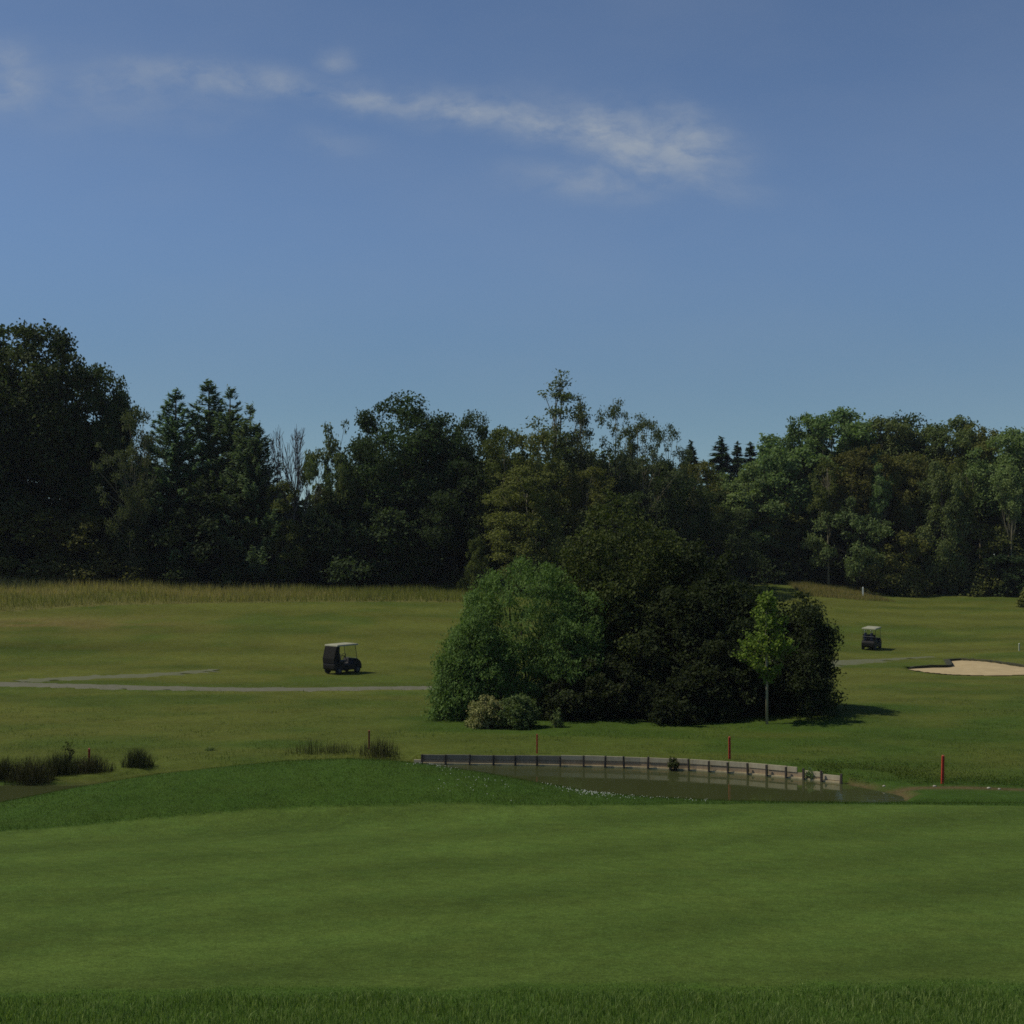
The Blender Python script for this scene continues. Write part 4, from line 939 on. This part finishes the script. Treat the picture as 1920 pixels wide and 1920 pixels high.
for i in range(len(svals) - 1):
    s0, s1 = svals[i], svals[i + 1]; top = .34 + .05 * min(i / 8, 1) + r.uniform(-.012, .012)
    if i == 0: top = .34
    if i == len(svals) - 3: top = .30
    if i == len(svals) - 2: top = .24
    mid = top - .17 + r.uniform(-.01, .01)
    if i == len(svals) - 4:
        plank(s0 + .012, s0 + (s1 - s0) * .55, mid + .006, top, .05, .0, 'plank', WOOD)
    else: plank(s0 + .012, s1 - .012, mid + .006, top, .05, r.uniform(-.004, .004), 'plank', WOOD if i > 5 else DARKER)  # a darker timber tone on the left stretch of the wall
    plank(s0 + .012, s1 - .012, .062, mid, .05, -.012 + r.uniform(-.004, .004), 'plank', (STAINED if i > 5 else DARKER))
    plank(s0 + .004, s1 - .004, -.25, .055, .11, .06, 'ledge', LEDGE)
plank(svals[0] - .45, svals[0] - .03, .0, .15, .06, .0, 'plank', WOOD)
for i, s in enumerate(svals):
    p, t, nn = wpt(s); top = .36 + .05 * min(i / 8, 1) + r.uniform(-.03, .035)
    if i >= len(svals) - 2: top -= .07
    mb = MB(); c = p + nn * .10 - wo3[:2]; mb.box((c[0], c[1], top / 2 - .3), (.075 * r.uniform(.8, 1.2), .07, top + .6), math.atan2(t[1], t[0]) + r.uniform(-.12, .12), r.uniform(-.05, .05), taper=(.93, .93))
    mb.build('post', POSTM, wallr, bevel=.008)
shrub('weed', 'leafy weed hanging over the middle of the timber wall', 'weed', LM['hedge'], 230, [(1262, 49.75, 1419, 1441, 22, .4)], 420, .07, .045, pr=(.06, .11), dens=250, stems=4)
shrub('weed', 'weed growing through the gap near the right end of the timber wall', 'weed', LM['fresh'], 231, [(1518, 47.75, 1437, 1462, 24, .4)], 360, .07, .045, pr=(.06, .11), dens=250, stems=4)
# pale stones on the right shore
STONE = simple('stone', (.42, .38, .29), .85)
for px, py, q, lb in ((1660, 1481.5, .035, 'small pale stone on the mud nearest the wall'), (1755, 1486.5, .04, 'small pale stone at the waterline left of the lone red stake'), (1857, 1489.5, .045, 'first of two pale stones on the right waterline'), (1877, 1490.5, .035, 'last pale stone toward the right frame edge')):
    x_, y_ = onwater(px, py); y_ += .15; mb = MB(); vs = []
    for k in range(6):
        for j in range(8):
            th, phi = math.pi * k / 5, 2 * math.pi * j / 8; e = q * r.uniform(.85, 1.15)
            vs.append((math.sin(th) * math.cos(phi) * e * 1.5, math.sin(th) * math.sin(phi) * e, math.cos(th) * e * .8))
    mb.add(vs, [(k * 8 + j, (k + 1) * 8 + j, (k + 1) * 8 + (j + 1) % 8, k * 8 + (j + 1) % 8) for k in range(5) for j in range(8)])
    o = mb.build('stone', STONE, smooth=True); o.location = (x_, y_, max(H(x_, y_), 0) + q * .4); tag(o, lb, 'stone', 'pale stones on the pond edge')

# ================================================================ stakes
RED = simple('stake_red', (.42, .030, .016), .6, var=.2); WHITE = simple('stake_white', (.72, .72, .62), .6); CAPM = simple('stake_top', (.34, .09, .05), .7)
def stake(px, base, top, d, label, lean=(0, 0), wd=.07, mat=RED, name='marker_stake', grp='red marker stakes round the pond'):
    x0 = xray(px, d, base); g = H(x0, d); h = zray(top, d) - g
    root = empty(name, (x0, d, g)); root.rotation_euler = (lean[1], lean[0], rng.uniform(-.3, .3))
    mb = MB(); mb.box((0, 0, h / 2 - .15), (wd, wd, h + .3), taper=(.92, .92)); mb.build('shaft', mat, root, bevel=.006)
    mb = MB(); mb.box((0, 0, h + .012), (wd * .86, wd * .86, .028), taper=(.35, .35)); mb.build('tip', WHITE if 'white' in name else CAPM, root)
    return tag(root, label, 'stake', grp)
stake(167, 1440, 1404, 49.3, 'red stake standing in the left rush clumps')
stake(692, 1412, 1370, 53.2, 'dull red stake behind the grey rush clump above the mound', mat=simple('stake_faded', (.24, .055, .022), .7))
stake(1007, 1414, 1377, 51.6, 'thin red stake above the left part of the timber wall', wd=.055)
stake(1368, 1427, 1382, 50.3, 'bright red stake above the right part of the timber wall, mirrored in the pond', wd=.08)
stake(1767, 1471, 1417, 45.9, 'lone leaning red stake on the bank right of the pond', lean=(.035, 0), wd=.085)
stake(1618, 1117, 1101, 158.5, 'white post beside the tan long grass under the right wood', wd=.17, mat=WHITE, name='white_post', grp='white posts on the fairway')
stake(1911, 1224, 1207, 108, 'thin white post behind the bunker', wd=.09, mat=simple('post_weathered', (.34, .36, .24), .7), name='white_post', grp='white posts on the fairway')

# ================================================================ golf carts
BLK = simple('cart_body', (.016, .014, .011), .55, spec=.15, var=.1); SEATM = simple('cart_seat', (.035, .033, .028), .6); ROOFM = simple('cart_roof', (.30, .29, .19), .65)
TYRE = simple('tyre', (.012, .012, .012), .85); RIM = simple('wheel_rim', (.07, .07, .065), .5); STEEL = simple('steel', (.10, .10, .10), .35, .6); BAGM = simple('bag_black', (.016, .016, .022), .6); BAGB = simple('bag_navy', (.02, .022, .05), .6); CLUBM = simple('club_steel', (.6, .6, .58), .25, .8); GRIPW = simple('headcover_white', (.75, .75, .7), .5)
gl, n_, l_, p_ = newmat('windscreen'); p_.inputs['Base Color'].default_value = (.85, .88, .85, 1); p_.inputs['Roughness'].default_value = .03; p_.inputs['Transmission Weight'].default_value = 1.0; p_.inputs['IOR'].default_value = 1.05
lampm = simple('lamp_lens', (.5, .5, .45), .2)
def cart_base(label):
    R_ = empty('golf_cart'); tag(R_, label, 'golf cart', 'golf carts out on the fairway')
    mb = MB()   # tub: rear bag well, floor, front cowl in one side outline, x forward
    mb.prism([(-1.18, .34), (-1.2, .62), (-1.12, .78), (-.62, .84), (-.34, .82), (-.28, .62), (.40, .58), (.50, .70), (.62, .92), (.80, .93), (1.08, .74), (1.2, .52), (1.19, .30), (.98, .22), (-1.0, .22)], -.56, .56)
    body = mb.build('body', BLK, R_, bevel=.05)
    mb = MB(); mb.box((1.20, 0, .30), (.08, 1.0, .12)); mb.build('bumper', BLK, R_, bevel=.02)
    for s in (-1, 1):
        mb = MB(); mb.box((1.165, s * .36, .58), (.05, .17, .09), ry=-.25); mb.build('headlight', lampm, R_, bevel=.015)
    mb = MB(); mb.box((-.40, 0, .80), (.56, 1.06, .14)); mb.build('seat', SEATM, R_, bevel=.04)
    mb = MB(); mb.box((-.68, 0, 1.10), (.12, 1.06, .44), ry=-.16); mb.build('backrest', SEATM, R_, bevel=.04)
    for x_, s in ((.80, -1), (.80, 1), (-.74, -1), (-.74, 1)):
        tx = x_ - (.18 if x_ > 0 else .08)
        mb = MB(); mb.tube([(x_, s * .53, .80), ((x_ + tx) / 2, s * .54, 1.3), (tx, s * .53, 1.80)], .020, 7); mb.build('roof_post', STEEL, R_)
    mb = MB(); mb.box((-.08, 0, 1.825), (1.86, 1.22, .10), taper=(.97, .95)); mb.box((-.08, 0, 1.875), (1.62, 1.02, .045), taper=(.9, .85)); mb.build('roof', ROOFM, R_, bevel=.02)
    mb = MB(); mb.box((.70, 0, 1.36), (.012, 1.0, .82), ry=-.18); mb.build('windscreen', gl, R_)
    mb = MB(); rr = .18; cc = np.array([.36, .28, 1.06])
    ring = [cc + np.array([rr * math.cos(a) * .5, rr * math.sin(a), rr * math.cos(a) * .86]) for a in np.linspace(0, 2 * math.pi, 17)]
    mb.tube(ring, .016, 6); mb.tube([(.66, .28, .80), tuple(cc)], .022, 6); mb.box(tuple(cc), (.03, .3, .04)); mb.build('steering_wheel', BLK, R_)
    for x_, s in ((.82, -1), (.82, 1), (-.80, -1), (-.80, 1)):
        wr_ = empty('wheel', (x_, s * .50, .225)); wr_.parent = R_
        mb = MB(); mb.disc((0, 0, 0), .225, .19); mb.build('tyre', TYRE, wr_, smooth=False)
        mb = MB(); mb.disc((0, s * .085, 0), .115, .04); mb.build('rim', RIM, wr_)
    mb = MB(); mb.tube([(-1.1, -.5, .80), (-1.14, -.5, 1.18), (-1.14, .5, 1.18), (-1.1, .5, .80)], .018, 6); mb.build('bag_rail', STEEL, R_)
    return R_
def bag(label, mat, seed):
    r = np.random.default_rng(seed); R_ = empty('golf_bag'); tag(R_, label, 'golf bag', 'golf bags standing on the cart backs')
    prof = [(.0, .13), (.04, .145), (.35, .13), (.62, .135), (.80, .15), (.86, .145)]
    mb = MB(); mb.tube([(0, 0, z) for z, q in prof], [q for z, q in prof], 12); mb.build('bag', mat, R_, smooth=False)
    mb = MB(); mb.box((-.14, 0, .32), (.09, .17, .34)); mb.build('pocket', mat, R_, bevel=.03)
    for k in range(7):
        a = k * .9; c = (math.cos(a) * .075, math.sin(a) * .075); h = r.uniform(1.02, 1.16)
        mb = MB(); mb.tube([(c[0], c[1], .84), (c[0] * 1.5, c[1] * 1.5, h)], .007, 5)
        tip = (c[0] * 1.5, c[1] * 1.5, h)
        if k < 2: mb.tube([tip, (tip[0] - .05, tip[1] + .03, h + .05), (tip[0] - .11, tip[1] + .05, h + .03)], [.035, .05, .03], 8)
        else: mb.box((tip[0] - .03, tip[1], h + .015), (.08, .02, .045), a)
        mb.build('club', GRIPW if k == 1 else (BAGM if k == 0 else CLUBM), R_)
    return R_
ca_ = cart_base('dark golf cart with a black rear cover on the left fairway by the gravel path')
cb_ = copy_tree(ca_); tag(cb_, 'dark golf cart with open back and two bags above the bunker on the right fairway')
mb = MB(); mb.prism([(-1.20, .70), (-1.22, 1.02), (-1.02, 1.72), (-.98, 1.79), (-.72, 1.79), (-.74, .86)], -.55, .55); mb.build('bag_cover', simple('cover_cloth', (.016, .015, .012), .8, spec=.1), ca_, bevel=.03)
bg3 = bag('navy golf bag with steel clubs on the near rear corner of the right cart', BAGB, 3); bg4 = copy_tree(bg3); tag(bg4, 'navy golf bag on the far rear corner of the right cart')
def park(c, bags, px, base, d, head, sc_):
    x0 = xray(px, d, base); g = H(x0, d); e = .9
    f = Vector((math.cos(head), math.sin(head), 0)); sd = Vector((-math.sin(head), math.cos(head), 0))
    hx = (H(x0 + f.x * e, d + f.y * e) - H(x0 - f.x * e, d - f.y * e)) / (2 * e); hy = (H(x0 + sd.x * e, d + sd.y * e) - H(x0 - sd.x * e, d - sd.y * e)) / (2 * e)
    fx = Vector((f.x, f.y, hx)).normalized(); up = fx.cross(Vector((sd.x, sd.y, hy))).normalized(); fy = up.cross(fx)
    Mx = Matrix(((fx.x, fy.x, up.x), (fx.y, fy.y, up.y), (fx.z, fy.z, up.z)))
    q = Mx.to_euler(); c.location = (x0, d, g + .01); c.rotation_euler = q; c.scale = (sc_,) * 3
    for b, yy in zip(bags, (-.27, .27)):
        b.location = Vector((x0, d, g + .01)) + Mx @ Vector((-.97, yy, .79)) * sc_; b.rotation_euler = q; b.scale = (sc_ * .8,) * 3
park(ca_, (), 642, 1267, 88, R(50), .97)
park(cb_, (bg3, bg4), 1634, 1219, 113, R(60), .93)
